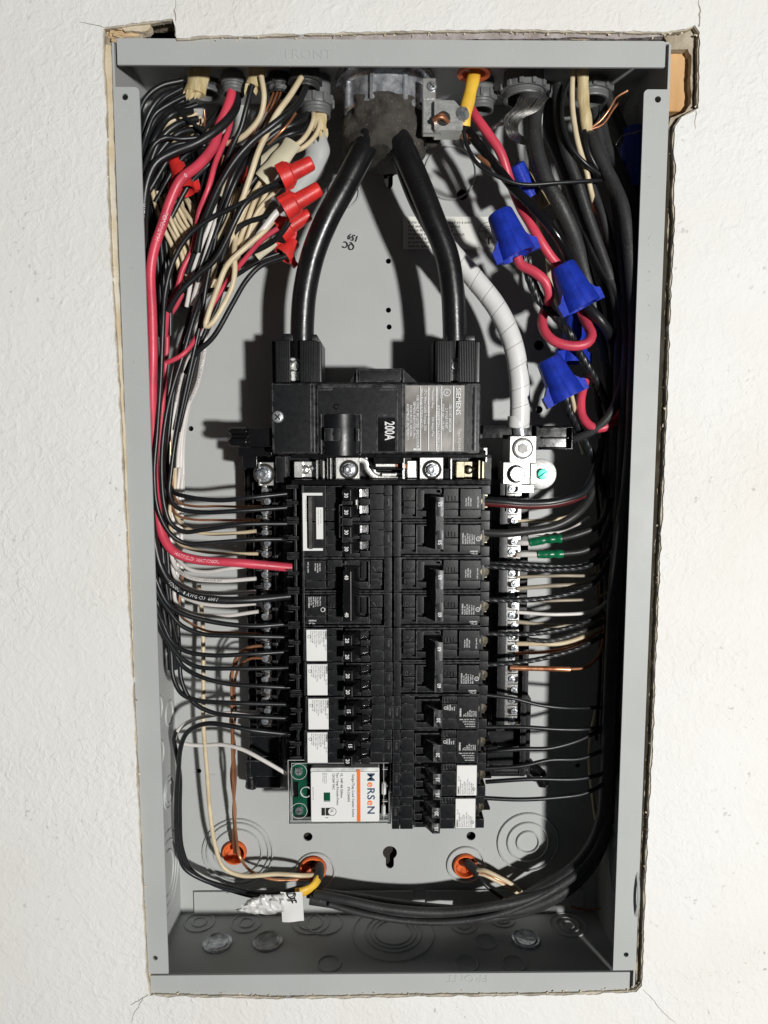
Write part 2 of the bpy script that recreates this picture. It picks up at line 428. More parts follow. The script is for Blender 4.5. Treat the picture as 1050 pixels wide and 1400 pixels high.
def rough(px, jit, step=6, seed=1, h=95, off=0.0):
    rnd = random.Random(seed); out = []
    for i in range(len(px)):
        a = px[i]; b = px[(i + 1) % len(px)]
        n = max(1, int(math.hypot(b[0] - a[0], b[1] - a[1]) / step))
        for k in range(n):
            f = k / n; u = a[0] + (b[0] - a[0]) * f; v = a[1] + (b[1] - a[1]) * f
            j = jit * (noise.noise(Vector((u * .05, v * .05, seed))) * 1.4 + rnd.uniform(-.45, .45)) + off
            L = math.hypot(b[0] - a[0], b[1] - a[1]); nx, ny = (b[1] - a[1]) / L, -(b[0] - a[0]) / L
            p = W(u + nx * j, v + ny * j, h); out.append((p.x, p.z))
    return out
A = [(141, 37), (180, 32), (236, 26), (240, 38), (241, 52), (300, 49), (560, 42), (700, 40), (800, 42), (908, 43), (938, 40), (950, 34), (957, 44), (955, 148), (947, 152), (932, 160), (924, 172), (921, 190), (924, 230), (921, 262), (923, 300), (918, 400), (914, 520), (909, 640), (903, 760), (898, 880), (893, 1010), (888, 1100), (882, 1225), (880, 1300), (878, 1348), (870, 1357), (760, 1361), (560, 1363), (400, 1366), (290, 1364), (204, 1362), (200, 1330), (193, 1200), (187, 1060), (179, 900), (171, 720), (161, 520), (152, 380), (146, 240), (144, 140), (140, 80)]
B = [(153, 52), (176, 57), (194, 57), (195, 46), (196, 27), (239, 27), (241, 57), (300, 53), (560, 49), (700, 49), (760, 50), (800, 54), (850, 52), (908, 49), (914, 60), (918, 66), (941, 66), (946, 75), (945, 140), (938, 152), (918, 160), (915, 172), (916, 190), (917, 230), (914, 300), (911, 400), (907, 520), (902, 640), (896, 760), (892, 880), (886, 1010), (881, 1100), (875, 1225), (872, 1300), (870, 1350), (760, 1356), (560, 1357), (400, 1358), (290, 1358), (208, 1357), (206, 1330), (199, 1200), (192, 1060), (184, 900), (176, 720), (166, 520), (160, 380), (156, 240), (154, 140), (152, 80)]
X1, Z1 = .75, .85
outer = [(-X1, Z1), (-X1, -Z1), (X1, -Z1), (X1, Z1)]
loopA = rough(A, 1.4, 5, 3)
wl = MB().prism([outer, loopA], -.0045 + .003, .003)     # stucco coat 4.5 mm
wall = obj('wall', wl, M['stucco'], smooth=0); tag(wall, kind='structure')
# bonding edge: raw plaster core showing round the opening
loopB = rough(B, 1.3, 5, 9, 91)
band_out = [(-.30, .42), (-.30, -.42), (.30, -.42), (.30, .42)]
core = MB().prism([band_out, loopB], -.016, -.0021)
c_ = obj('wall_core', core, M['plaster_core'], parent=wall, smooth=0)
lip = MB().prism([rough(A, .8, 5, 3, off=2.5), rough(A, .8, 4, 13, off=-1.5)], -.001, .0020)
obj('broken_lip', lip, M['plaster_lip'], parent=wall, smooth=0)
# crumbly lips of plaster round the cut: joined crumbs nobody could count
cr = MB(); rnd = random.Random(5)
def crumb(p, s):
    n = 6; vs = []
    for k in range(n):
        a = rnd.uniform(0, 6.28); b_ = rnd.uniform(-1, 1); q = math.sqrt(1 - b_ * b_)
        vs.append(Vector(p) + Vector((q * math.cos(a), b_ * .8, q * math.sin(a))) * s * rnd.uniform(.6, 1.1))
    bm = bmesh.new(); [bm.verts.new(v) for v in vs]; bmesh.ops.convex_hull(bm, input=bm.verts)
    bm.verts.index_update(); cr.add([v.co for v in bm.verts], [tuple(v.index for v in f.verts) for f in bm.faces]); bm.free()
for i in range(0, len(loopA)):
    x, z = loopA[i]
    if z > .335 and x > -.13: k = 2
    elif z < -.33: k = 3
    else: k = 1
    for _ in range(k):
        if rnd.random() < (.75 if k > 1 else .35): crumb((x + rnd.uniform(-.0015, .0015), rnd.uniform(-.002, .0015), z + rnd.uniform(-.0022, .0022)), rnd.uniform(.0005, .0016))
tag(obj('plaster_crumbs', cr, M['plaster_pale'], parent=wall, smooth=0), kind='stuff')
# pale drywall edge left of the box, lit
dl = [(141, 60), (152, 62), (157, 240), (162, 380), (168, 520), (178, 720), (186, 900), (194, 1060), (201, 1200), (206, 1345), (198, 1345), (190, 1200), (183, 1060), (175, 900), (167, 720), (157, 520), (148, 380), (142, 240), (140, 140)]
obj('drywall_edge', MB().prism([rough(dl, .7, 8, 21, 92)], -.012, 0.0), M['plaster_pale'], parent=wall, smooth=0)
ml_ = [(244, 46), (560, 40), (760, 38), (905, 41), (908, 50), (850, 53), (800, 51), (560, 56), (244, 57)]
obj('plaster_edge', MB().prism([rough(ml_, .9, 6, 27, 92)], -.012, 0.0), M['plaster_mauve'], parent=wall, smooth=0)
# cracks in the stucco: fine recessed-looking slivers
ck = MB()
def crack(px, wpx=1.0, seed=1):
    rnd = random.Random(seed); P = []
    for i in range(len(px) - 1):
        a, b = px[i], px[i + 1]; n = max(2, int(math.hypot(b[0] - a[0], b[1] - a[1]) / 4))
        for k in range(n): P.append((a[0] + (b[0] - a[0]) * k / n + rnd.uniform(-1, 1), a[1] + (b[1] - a[1]) * k / n + rnd.uniform(-1, 1)))
    P.append(px[-1]); vs = []; fs = []
    for i, (u, v) in enumerate(P):
        ww = wpx * (.5 + .5 * rnd.random()) * min(1, (len(P) - i) / 4) * .5 + .15
        d = (P[min(i + 1, len(P) - 1)][0] - P[max(i - 1, 0)][0], P[min(i + 1, len(P) - 1)][1] - P[max(i - 1, 0)][1]); L = math.hypot(*d) or 1
        vs += [W(u - d[1] / L * ww, v + d[0] / L * ww, 95.12), W(u + d[1] / L * ww, v - d[0] / L * ww, 95.12)]
    for i in range(len(P) - 1): fs.append((2 * i, 2 * i + 1, 2 * i + 3, 2 * i + 2))
    ck.add(vs, fs)
crack([(956, 36), (957, 16), (955, 0)], 2.2, 1); crack([(878, 1352), (892, 1366), (905, 1383), (925, 1400)], .6, 2)
crack([(203, 1360), (190, 1368), (178, 1374)], 1.2, 3); crack([(196, 1366), (184, 1384), (180, 1398)], .6, 4)
crack([(240, 28), (239, 14), (240, 0)], 1.4, 5); crack([(141, 37), (128, 33), (108, 30)], .8, 6)
crack([(952, 152), (951, 164), (951, 176)], 1.0, 7)
mat('crack_brown', (.42, .38, .32), .9, var=.3)  # browner and darker than the stucco round it
tag(obj('crack', ck, M['crack_brown'], parent=wall, smooth=0), kind='stuff')
# the dark cavity behind the opening
cv = MB(); cv.box((-.36, .10, -.45), (.36, .12, .45)); cv.box((-.30, .014, .34), (-.27, .10, .42)); 
cav = obj('wall_cavity', cv, M['cavity'], smooth=0); tag(cav, kind='structure')
# stud seen in the notch at the right
st = thing('wooden_stud', 'orange pine stud end showing in the notch beside the upper right corner of the box', 'stud', W(928, 110, 84))
P0 = W(915, 64, 84); P1 = W(940, 152, 84)
b_ = MB(); b_.box((P0.x, .008, P1.z), (P1.x, .05, P0.z), .0006); obj('timber', b_, M['wood'], st)
b_ = MB(); b_.box((P1.x + .0004, .014, P1.z - .002), (P1.x + .003, .05, P0.z), .0004); obj('shaded_slot', b_, M['cavity'], st)  # dark strip stands in for the shadowed slot beside the timber
# splintered lath at the top-left corner
lt = thing('broken_lath', 'splintered pale wood and torn plaster at the upper left corner above the box', 'splinter', W(165, 48, 90))
b_ = MB(); rnd = random.Random(11)
for k in range(16):
    u0 = 148 + rnd.uniform(0, 14); v0 = 42 + rnd.uniform(-6, 12)
    a = W(u0, v0, 88 + rnd.uniform(-4, 5)); b2 = W(u0 + rnd.uniform(14, 36), v0 + rnd.uniform(4, 12), 86 + rnd.uniform(-5, 4))
    b_.tube([a, a.lerp(b2, .6) + Vector((0, 0, rnd.uniform(-.0008, .0008))), b2], [.0012, .0009, .0002], 5)
obj('splinter', b_, M['wood_pale'], lt)
b_ = MB().prism([rough([(166, 38), (178, 40), (186, 35), (206, 34), (208, 42), (200, 47), (186, 46), (172, 47)], 1.5, 4, 77, 90)], -.006, .001)
obj('plaster_flake', b_, M['plaster_pale'], lt, smooth=0)
lb = [(150, 34), (196, 34), (194, 56), (152, 58)]
b_ = MB().prism([rough(lb, 1.2, 5, 78, 84)], -.01, -.002); obj('lath_board', b_, M['wood_pale'], lt, smooth=0)

# ================================================================ the enclosure
HX, HZ = .181, .334
T = .0014
box = thing('breaker_box', 'grey painted steel breaker panel box set into the white wall, cover removed', 'electrical box', (0, BACK, 0))
def circ(x, z, r, n=20): return [(x + r * math.cos(2 * math.pi * k / n), z + r * math.sin(2 * math.pi * k / n)) for k in range(n)]
def bp(u, v): p = W(u, v, 0); return p.x, p.z
holes = []
for u, v, r in ((531, 357, .0021), (531, 424, .0021), (532, 447, .0021), (632, 266, .0042), (737, 472, .0040), (261, 586, .0021), (421, 1144, .0040), (644, 1143, .0040), (272, 1054, .0021), (790, 1047, .0021), (737, 560, .003)):
    x, z = bp(u, v); holes.append(circ(x, z, r, 14))
def keyhole(u, v, r, s, up):
    x, z = bp(u, v); pts = []
    a0 = math.asin(s / r)
    n = 16
    for k in range(n + 1):
        a = -math.pi / 2 + a0 + (2 * math.pi - 2 * a0) * k / n
        pts.append((x + r * math.cos(a), z + r * math.sin(a)))
    for k in range(7):
        a = math.pi + math.pi * k / 6
        pts.append((x + s * math.cos(a), z - r * 1.75 + s * math.sin(a)))
    return pts
holes.append(keyhole(533, 1166, .0062, .0035, 1)); holes.append(keyhole(531, 232, .0062, .0035, 1))
for u, v, r in ((321, 1164, .0104), (428, 1187, .0118), (636, 1182, .0105)):
    x, z = bp(u, v); holes.append(circ(x, z, r, 24))
pb = MB().prism([[(-HX, HZ), (-HX, -HZ), (HX, -HZ), (HX, HZ)]] + holes, -.0016, 0, (Vector((0, BACK, 0)), Vector((1, 0, 0)), Vector((0, 0, 1)), Vector((0, -1, 0))))
obj('back_panel', pb, M['grey_paint'], box, smooth=0)
side = {}
side['left'] = obj('side_wall', MB().box((-HX - T, 0.0004, -HZ), (-HX, BACK, HZ)), M['grey_paint'], box, smooth=0)
side['right'] = obj('side_wall', MB().box((HX, 0.0004, -HZ), (HX + T, BACK, HZ)), M['grey_paint'], box, smooth=0)
side['top'] = obj('top_wall', MB().box((-HX, 0.0004, HZ), (HX, BACK, HZ + T)), M['grey_paint'], box, smooth=0)
side['bottom'] = obj('bottom_wall', MB().box((-HX, 0.0004, -HZ - T), (HX, BACK, -HZ)), M['grey_paint'], box, smooth=0)
def rrect(x0, z0, x1, z1, rs, n=5):
    out = []
    for (cx, cz, a0, r) in ((x1 - rs[0], z1 - rs[0], 0, rs[0]), (x0 + rs[1], z1 - rs[1], 90, rs[1]), (x0 + rs[2], z0 + rs[2], 180, rs[2]), (x1 - rs[3], z0 + rs[3], 270, rs[3])):
        for k in range(n + 1):
            a = R(a0 + 90 * k / n); out.append((cx + r * math.cos(a), cz + r * math.sin(a)))
    return out
FW = .0152
ztop = W(170, 119, 92).z; zbot = -HZ + FW + .0012
e = 1e-4
for sx in (-1, 1):
    x0, x1 = sorted((sx * (HX + T), sx * (HX - FW - .0004)))
    rs = (e, .003, e, e) if sx > 0 else (.003, e, e, e)
    hx = sx * (HX - .0062)
    f = obj('side_flange', MB().prism([rrect(x0, zbot, x1, ztop, rs), circ(hx, ztop - .0062, .0021, 14), circ(hx, zbot + .0125, .0019, 14)], -.0012, .0002), M['grey_paint'], box, smooth=0)
tf = obj('top_flange', MB().prism([rrect(-HX + .0022, HZ - FW + .0004, HX - .0026, HZ + T, (.002, .0015, e, .0008))], -.0012, .0006), M['grey_paint'], box, smooth=0)
bf = obj('bottom_flange', MB().prism([rrect(-HX + .0022, -HZ - T, HX - .0030, -HZ + FW, (e, e, .0015, .003))], -.0012, .0006), M['grey_paint'], box, smooth=0)
# step folded along the foot and sides of the back panel
zl0, zl1 = W(400, 1243, 2).z, W(400, 1221, 5).z
b_ = MB()
b_.box((-HX + .012, BACK - .0030, zl1), (.020, BACK - .0017, -HZ), .0005); obj('foot_step', b_, M['grey_paint'], box, smooth=0)
b_ = MB().box((.032, BACK - .0030, zl1), (HX - .012, BACK - .0017, -HZ), .0005); obj('foot_step', b_, M['grey_paint'], box, smooth=0)
# spot-weld tabs in the top corners
for sx in (-1, 1):
    pts = [(sx * (HX - .0003), HZ - .012), (sx * (HX - .008), HZ - .018), (sx * (HX - .018), HZ - .045), (sx * (HX - .018), HZ - .07), (sx * (HX - .0003), HZ - .07)]
    obj('corner_gusset', MB().prism([pts], .004, .0052, (Vector((0, BACK - .03, 0)), Vector((1, 0, 0)), Vector((0, 0, 1)), Vector((0, -1, 0)))), M['grey_paint'], box, smooth=0)
# embossed words
def emboss(t, u, v, up, size):
    O = W(u, v, 92.6); b = MB(); Rr = Vector((1, 0, 0)) * up; U = Vector((0, 0, 1)) * up
    text(b, t, O, Rr, U, size, 2, 'C', 1.15, ext=.00028, N=Vector((0, -1, 0))); return b
obj('embossed_lettering', emboss('FRONT', 422, 80, 1, .0083), M['grey_paint'], tf, smooth=0)
obj('embossed_lettering', emboss('FRONT', 639, 1333, -1, .0083), M['grey_paint'], bf, smooth=0)
b_ = MB()
def tilted(t, u, v, size, deg, h=1.75):
    a = R(deg); text(b_, t, W(u, v, h), Vector((math.cos(a), 0, math.sin(a))), Vector((-math.sin(a), 0, math.cos(a))), size, 2, 'C', .85, bold=.03)
tilted('QC', 478, 332, .0073, 162); tilted('159', 484, 321, .0066, 162)
obj('stamped_mark', b_, M['ink'], box, smooth=0)
# knockouts: fine raised rings and punched slugs
def knock(parent, O, A, radii, r_h=.00075, wd=.00085, n=36, dish=None, X=None):
    b = MB()
    for r in radii: b.ring([(r - wd, -.0006), (r - wd * .4, r_h), (r + wd * .4, r_h), (r + wd, -.0006)], O, A, n, X)
    if dish: b.lathe([(dish, -.0002), (dish * .96, .0009), (dish * .80, .0011), (dish * .72, .0004), (dish * .30, .0002), (0.00001, .00025)], O, A, n, X)
    return obj('knockout', b, M['grey_paint'], parent, smooth=50)
NB = Vector((0, -1, 0))
back = bpy.data.objects['back_panel']
def kb(u, v, rr): knock(back, W(u, v, 1.6), NB, rr)
kb(325, 1166, (.0205, .0265, .0300)); kb(431, 1192, (.0165,)); kb(637, 1183, (.0160,)); kb(722, 1152, (.0095, .0175, .0260))
kb(470, 262, (.012,)); kb(616, 236, (.020,)); kb(418, 230, (.014, .021))
def on_bottom(u, v):
    d = CAMR @ Vector((u - 525.0, -(v - 700.0), -1000.0)); t = (-HZ - CAMP.z) / d.z; return CAMP + d * t
def on_left(u, v, s=-1):
    d = CAMR @ Vector((u - 525.0, -(v - 700.0), -1000.0)); t = (s * HX - CAMP.x) / d.x; return CAMP + d * t
bw = side['bottom']; UP = Vector((0, 0, 1))
for u, v, rr in ((273, 1261, (.0060, .0125)), (337, 1262, (.0060, .0125)), (425, 1261, (.0100, .0155)), (538, 1275, (.0150, .0190, .0235, .0340)), (634, 1265, (.0055, .0110)), (687, 1257, (.0055, .0105)), (776, 1265, (.0050, .0095, .0150)), (664, 1288, (.0090,)), (703, 1318, (.0090,)), (638, 1318, (.0090,)), (444, 1262, (.0150,)), (450, 1318, (.009,))):
    knock(bw, on_bottom(u, v), UP, rr, .0010, .0011)
discs = [(297, 1290, .0120, 'dull grey'), (366, 1288, .0122, 'bright'), (719, 1285, .0120, 'dark')]
for u, v, r, k in discs:
    p = on_bottom(u, v)
    b = MB().lathe([(r, .0), (r, .0014), (r * .93, .0020), (r * .86, .0016), (r * .80, .0010), (r * .72, .0012), (r * .66, .0017), (r * .58, .0014), (.00001, .0013)], p, UP, 32)
    o = obj('knockout_plug', b, M['galv_disc'] if k == 'bright' else M['zinc_cast'], box, smooth=40); o['label'] = k + ' metal plug pressed into the floor of the box'
lw = side['left']; RT = Vector((1, 0, 0))
for u, v, rr in ((231, 975, (.010,)), (216, 970, (.010,)), (230, 905, (.010,)), (218, 1032, (.0105,)), (230, 1083, (.0085, .0125)), (228, 1195, (.018, .026, .034)), (214, 110, (.012,)), (226, 830, (.010,))):
    knock(lw, on_left(u, v), RT, rr, .0010, .0011)
rw = side['right']
for u, v, rr in ((852, 1190, (.018, .026, .034)), (850, 1080, (.0085, .0125)), (860, 980, (.010,))):
    knock(rw, on_left(u, v, 1), -RT, rr, .0010, .0011)
tw = side['top']
# instruction sticker
def quad(mb, u0, v0, u1, v1, h, th=.0001):
    a = W(u0, v0, h); c = W(u1, v1, h); mb.box((a.x, a.y, c.z), (c.x, a.y + th, a.z)); return a, c
b_ = MB(); a, c = quad(b_, 551, 296, 683, 341, 1.85); sk = obj('instruction_sticker', b_, M['sticker_paper'], box, smooth=0); sk['label'] = 'off-white printed instruction sticker on the back panel'
b_ = MB()
lines = ['If this device is to be mounted on a solid', 'wall and the unit is not grounded,', 'torque the lugs of the bar to', 'mounting the screw, proper contact', 'with the lug to keep them for', 'proper torque. This may be', 'used to space the box from wall']
for i, t in enumerate(lines): text(b_, t, W(558, 305.5 + i * 5.4, 2.0), Vector((1, 0, 0)), UP, .0031, 1, 'L', .95, bold=.03)
text(b_, 'Phase   Neutral', W(654, 340, 2.0), Vector((1, 0, 0)), UP, .0018, 1)
O = W(668, 318, 2.0); b_.ring([(.0078, 0), (.0081, 0), (.0081, .0001), (.0078, .0001)], O, NB, 28)
for (x, z, w_, h_) in ((-.0022, .0045, .0044, .0003), (-.0022, .0002, .0044, .0003), (-.0022, -.004, .0044, .0003), (-.0023, -.004, .0003, .0088), (.0021, -.004, .0003, .0088), (-.0004, -.009, .0012, .0050), (-.0075, .001, .005, .0003), (.0025, .001, .005, .0003)):
    b_.box((O.x + x, O.y - .0001, O.z + z), (O.x + x + w_, O.y, O.z + z + h_))
b_.ring([(.0008, 0), (.0011, 0), (.0011, .0001), (.0008, .0001)], O + Vector((0, 0, .0022)), NB, 12)
obj('printing', b_, M['ink'], sk, smooth=0)

# shallow scratches and rubbed spots in the paint
mat('bare_scratch', (.60, .61, .60), .4, var=.2)
sc = MB(); rnd = random.Random(77)
for i in range(46):
    if i < 30: u, v, h = rnd.uniform(250, 800), rnd.uniform(250, 1215), 1.72
    else: u, v, h = rnd.choice([rnd.uniform(176, 184), rnd.uniform(886, 890)]), rnd.uniform(240, 520), 93.3
    O = W(u, v, h); an = rnd.uniform(0, 3.14); l = rnd.uniform(.001, .006) * (.4 if i >= 30 else 1); wd = rnd.uniform(.00006, .00016)
    D = Vector((math.cos(an), 0, math.sin(an))); S = Vector((-D.z, 0, D.x))
    sc.add([O - D * l, O + S * wd, O + D * l, O - S * wd], [(0, 1, 2, 3)])
tag(obj('scratches', sc, M['bare_scratch'], box, smooth=0), kind='stuff')
mat('clear_edge', (.82, .83, .80), .25, var=.3, vscale=150, c2=(.50, .51, .50))
# ================================================================ breakers
HF = 69.0                                  # face height of the branch breakers, mm from the back
YF = BACK - HF * .001
ZR0 = W(600, 663.3, HF).z                  # top of the first row
XC = W(537, 760, HF).x                     # line between the two columns
IN = (ZR0 - W(600, 1134.5, HF).z) / 10      # breaker pitch, about an inch
JIT = {(1, 0): (.1, 0), (1, 2): (.45, -.2), (1, 4): (.3, .1), (1, 6): (.1, -.3), (1, 7): (-.2, -.1), (1, 8): (-.1, -.3), (1, 9): (-.8, -.2), (-1, 0): (.1, 0), (-1, 2): (.2, -.4), (-1, 4): (0, 0), (-1, 5): (-.3, -.2), (-1, 6): (-.9, .1), (-1, 7): (.1, -.3), (-1, 8): (0, 0)}   # nobody seats them all alike
class LB(MB):
    """mesh builder in breaker coordinates: a mm outward from the centre line, b mm downward, h mm from the back panel"""
    def __init__(s, dirn, row): super().__init__(); s.d = dirn; s.row = row
    def P(s, a, b, h):
        ja, jh = JIT.get((s.d, s.row), (0, 0)); a += ja; h += jh
        return Vector((XC + s.d * (.0004 + a * .001), BACK - h * .001, ZR0 - s.row * IN - b * .001 * IN / .0254))
    def bx(s, a0, a1, b0, b1, h0, h1, c=.00028):
        p, q = s.P(a0, b0, h0), s.P(a1, b1, h1); return s.box(p, q, c)
    def hull(s, pts):
        bm = bmesh.new(); [bm.verts.new(s.P(*p)) for p in pts]; bmesh.ops.convex_hull(bm, input=bm.verts)
        bm.verts.index_update(); s.add([v.co for v in bm.verts], [tuple(v.index for v in f.verts) for f in bm.faces]); bm.free(); return s
def btext(lb, t, a, b, h, size, sx=1.0, res=1, bold=0.0, align='L'):
    """text running along the height of the column: downwards in the left one, upwards in the right one"""
    if lb.d < 0: text(lb, t, lb.P(a, b, h), Vector((0, 0, -1)), Vector((1, 0, 0)), size * .001, res, align, sx, bold)
    else: text(lb, t, lb.P(a, b, h), Vector((0, 0, 1)), Vector((-1, 0, 0)), size * .001, res, align, sx, bold)
TXT = ['SIEMENS Type QT', 'CIRCUIT BREAKER UNIT', 'Issue No. SG 7742', 'HACR Type 10kA Max', '120/240V AC 60/75 C', 'Use Copper or Alum. Wire', 'Wire 14-8 Cu 12-8 Al', 'Torque 20 in-lb Max', 'Norcross GA USA']
def ul_mark(lb, a, b, h, r):
    O = lb.P(a, b, h); A = Vector((0, -1, 0))
    lb.ring([(r * .78 * .001, 0), (r * .001, 0), (r * .001, .00005), (r * .78 * .001, .00005)], O, A, 18)
    btext(lb, 'UL', a + (r * .45 if lb.d > 0 else -r * .45) , b + (r * .62 if lb.d > 0 else -r * .62), h + .05, r * 1.15, .8)
def handle(t, d, row, b0, b1, txts, wide=False, lean=0.0, mat_='black_plastic'):
    m = LB(d, row); hb = HF - 6; ht = HF + 13
    ai, ao = 29.5 + lean, 35.6 + lean
    m.hull([(a, b, h) for b in (b0, b1) for a, h in ((22.5, hb), (35.2, hb), (24.2, HF + 1), (35.4, HF + 1))] +
           [(a, b, h) for b in (b0 + .3, b1 - .3) for a, h in ((ai + .5, ht), (ao - .5, ht), (ai, ht - .9), (ao, ht - .9))])
    o = obj('handle', m, M['black_gloss' if d < 0 else mat_], t, smooth=25)
    if wide:
        g = LB(d, row); g.bx(ai + .4, ao - .4, b0 + 13.5, b1 - 13.5, ht, ht + .25, .0001)
        obj('tie_bar', g, M['black_plastic_b' if d > 0 else 'black_gloss'], o, smooth=25)
        if d < 0:
            g = LB(d, row); g.bx(ai + .0, ai + .45, b0 + 1.0, b1 - .8, ht - .3, ht + .12, .0001); obj('handle_highlight', g, M['sticker_grey'], o, smooth=25)  # pale strip painted in for the specular highlight on the bevel
    else:
        g = LB(d, row); g.bx(ai - .05 , ai + .5, b0 + .8, b1 - .6, ht - .3, ht + .12, .0001)
        obj('handle_highlight', g, M['black_plastic_b'], o, smooth=25)
    for bb, s in txts:
        k = LB(d, row); w_ = layout(s, 3.9, 1, .86)[2]
        btext(k, s, ao - 1.5, bb + (w_ / 2 if d > 0 else -w_ / 2), ht + (.30 if wide else .14), 3.9, .86, 2, .05)
        obj('rating_number', k, M['ink_white'], o, smooth=0)
    return o
BRK = {}
def housing(d, row, rows, tandem, label_kind):
    m = LB(d, row)
    for k in range(rows):
        o = k * 25.4; B0 = o + .25; B1 = o + 25.15
        m.bx(0, 64.5, B0, B1, 18, HF - 5.5, .0004)
        # feet/terminal ledge at the outer end
        if d > 0:
            m.bx(64, 70.5, B0, B0 + 6.2, 24, HF - 1.5, .0003); m.bx(64, 70.5, B1 - 7.0, B1, 24, HF - 1.5, .0003); m.bx(64, 67.2, B0 + 6, B1 - 6.5, 24, HF - 6, .0003)
        else:
            m.bx(64.2, 66.0, B0, B1, 24, HF - .8, .0003)
            m.bx(66, 77.5, B0, B0 + 2.6, 20, HF - 7, .0003); m.bx(66, 77.5, B1 - 2.2, B1, 20, HF - 7, .0003); m.bx(66, 77.0, o + 11.6, o + 14.2, 20, HF - 7, .0003)
            m.bx(66, 70.0, B0, B1, 20, HF - 16, .0003); m.bx(70.5, 72.6, B0 + 2.2, B1 - 2, 20, HF - 10, .0003)
            m.bx(73.5, 77.6, o + 10.4, o + 11.2, HF - 12, HF - 5.5, .0002); m.bx(73.5, 77.6, o + 14.8, o + 15.6, HF - 12, HF - 5.5, .0002)
        if label_kind == 'two_pole':
            m.bx(0, 5.6, B0, B1, 40, HF, .0004)
            m.bx(5.6, 64.0, B0, B0 + 1.3, 40, HF, .0003); m.bx(5.6, 64.0, B1 - 1.1, B1, 40, HF, .0003)
            m.bx(7.0, 15.6, B0 + 2.2, B0 + 10.6, 50, HF - 1.2, .0003); m.bx(7.4, 15.6, B0 + 11.0, B0 + 15.6, 50, HF - .4, .0003); m.bx(7.4, 15.6, B0 + 16.0, B0 + 20.5, 50, HF - 2.0, .0003)
            # frame of the handle slot
            m.bx(16.4, 34.8, B0 + 2.1, B0 + 3.1, 50, HF + .3, .0002); m.bx(16.4, 17.3, B0 + 2.1, B1 - 2.5, 50, HF + .3, .0002); m.bx(33.9, 34.8, B0 + 2.1, B0 + 5.5, 50, HF + .3, .0002)
            m.bx(17.5, 22.5, B0 + 3.4, B1 - 9, 50, HF - 3.4, .0003); m.bx(17.5, 33.5, B1 - 7.2, B1 - 3.0, 50, HF - .3, .0003)
            m.bx(36.4, 47.2, B0 + 2.2, B0 + 11.4, 50, HF - .8, .0003); m.bx(36.4, 47.2, B0 + 11.8, B0 + 16.6, 50, HF - .2, .0003); m.bx(36.4, 47.2, B0 + 17, B1 - 2.6, 50, HF - 1.6, .0003)
            m.bx(48.6, 63.6, B0 + 2.4, B0 + 16.6, 50, HF + .15, .0003); m.bx(48.6, 63.6, B0 + 16.9, B1 - 2.4, 50, HF - .2, .0003)
        else:
            m.bx(0, 5.8, B0, B0 + 7, 40, HF - .4, .0003); m.bx(0, 5.8, B0 + 7.3, B0 + 17.2, 40, HF, .0003); m.bx(0, 5.8, B0 + 17.5, B1, 40, HF - .5, .0003)
            m.bx(2.2, 3.2, B0 + 9, B0 + 14, HF - .4, HF + .4, .0002)
            m.bx(6.2, 16.0, B0, B0 + 5.6, 50, HF - .5, .0003); m.bx(6.2, 16.0, B0 + 5.9, B0 + 16.6, 50, HF, .0003); m.bx(6.2, 16.0, B0 + 16.9, B1, 50, HF - .5, .0003)
            if tandem or d < 0:
                m.bx(16.3, 34.5, B0 + .6, B0 + 1.9, 50, HF + .2, .0002)
                m.bx(16.3, 23.2, B0 + 9.2, B0 + 13.4, 50, HF + .1, .0003); m.bx(16.3, 23.2, B0 + 20.8, B1, 50, HF, .0003)
                m.bx(23, 37.4, B0 + 10.4, B0 + 12.4, 50, HF - 1.4, .0003); m.bx(23.6, 34.5, B0 + 22.4, B1, 50, HF - .2, .0003)
            else:
                m.bx(16.4, 34.8, B0 + 2.1, B0 + 3.1, 50, HF + .3, .0002); m.bx(16.4, 17.3, B0 + 2.1, B1 - 1.5, 50, HF + .3, .0002)
                m.bx(17.5, 23.0, B0 + 14.0, B0 + 18.5, 50, HF - 2, .0003); m.bx(17.5, 33.5, B0 + 19.6, B1 - 1.4, 50, HF - .3, .0003)
            m.bx(36.6, 47.6, B0 + .3, B0 + 5.4, 50, HF - .3, .0003); m.bx(36.6, 47.6, B0 + 5.7, B0 + 16.6, 50, HF + .1, .0003); m.bx(36.6, 47.6, B0 + 16.9, B1 - .2, 50, HF - .3, .0003)
            m.bx(48.0, 64.0, B0 + .3, B1 - .2, 50, HF + .1, .0003)
    return m
def off_marks(d, row, b, a0=38.0):
    m = LB(d, row)
    for i, hgt in enumerate((3.6, 3.4, 3.6, 3.6)): m.bx(a0 + i * 2.3, a0 + i * 2.3 + .3, b, b + hgt, HF - .5, HF + .30, .0001)
    for i in range(3): m.bx(a0 + i * 2.3, a0 + 1.3 + i * 2.3, b + 3.3 - .2 * i, b + 3.6 - .2 * i, HF - .5, HF + .30, .0001)
    return m
def on_marks(d, row, b, a0=8.6):
    m = LB(d, row)
    m.bx(a0, a0 + .3, b, b + 3.0, HF - 1.5, HF - .9, .0001); m.bx(a0 + 1.8, a0 + 2.1, b, b + 3.0, HF - 1.5, HF - .9, .0001)
    m.bx(a0, a0 + 2, b, b + .3, HF - 1.5, HF - .9, .0001); m.bx(a0, a0 + 2, b + 2.8, b + 3.1, HF - 1.5, HF - .9, .0001)
    m.hull([(a0 + 3, b + 2.9, HF - 1.3), (a0 + 3.4, b + 3.1, HF - 1.3), (a0 + 5.2, b + .1, HF - 1.3), (a0 + 5.6, b + .3, HF - 1.3), (a0 + 3, b + 2.9, HF - .9), (a0 + 3.4, b + 3.1, HF - .9), (a0 + 5.2, b + .1, HF - .9), (a0 + 5.6, b + .3, HF - .9)])
    return m
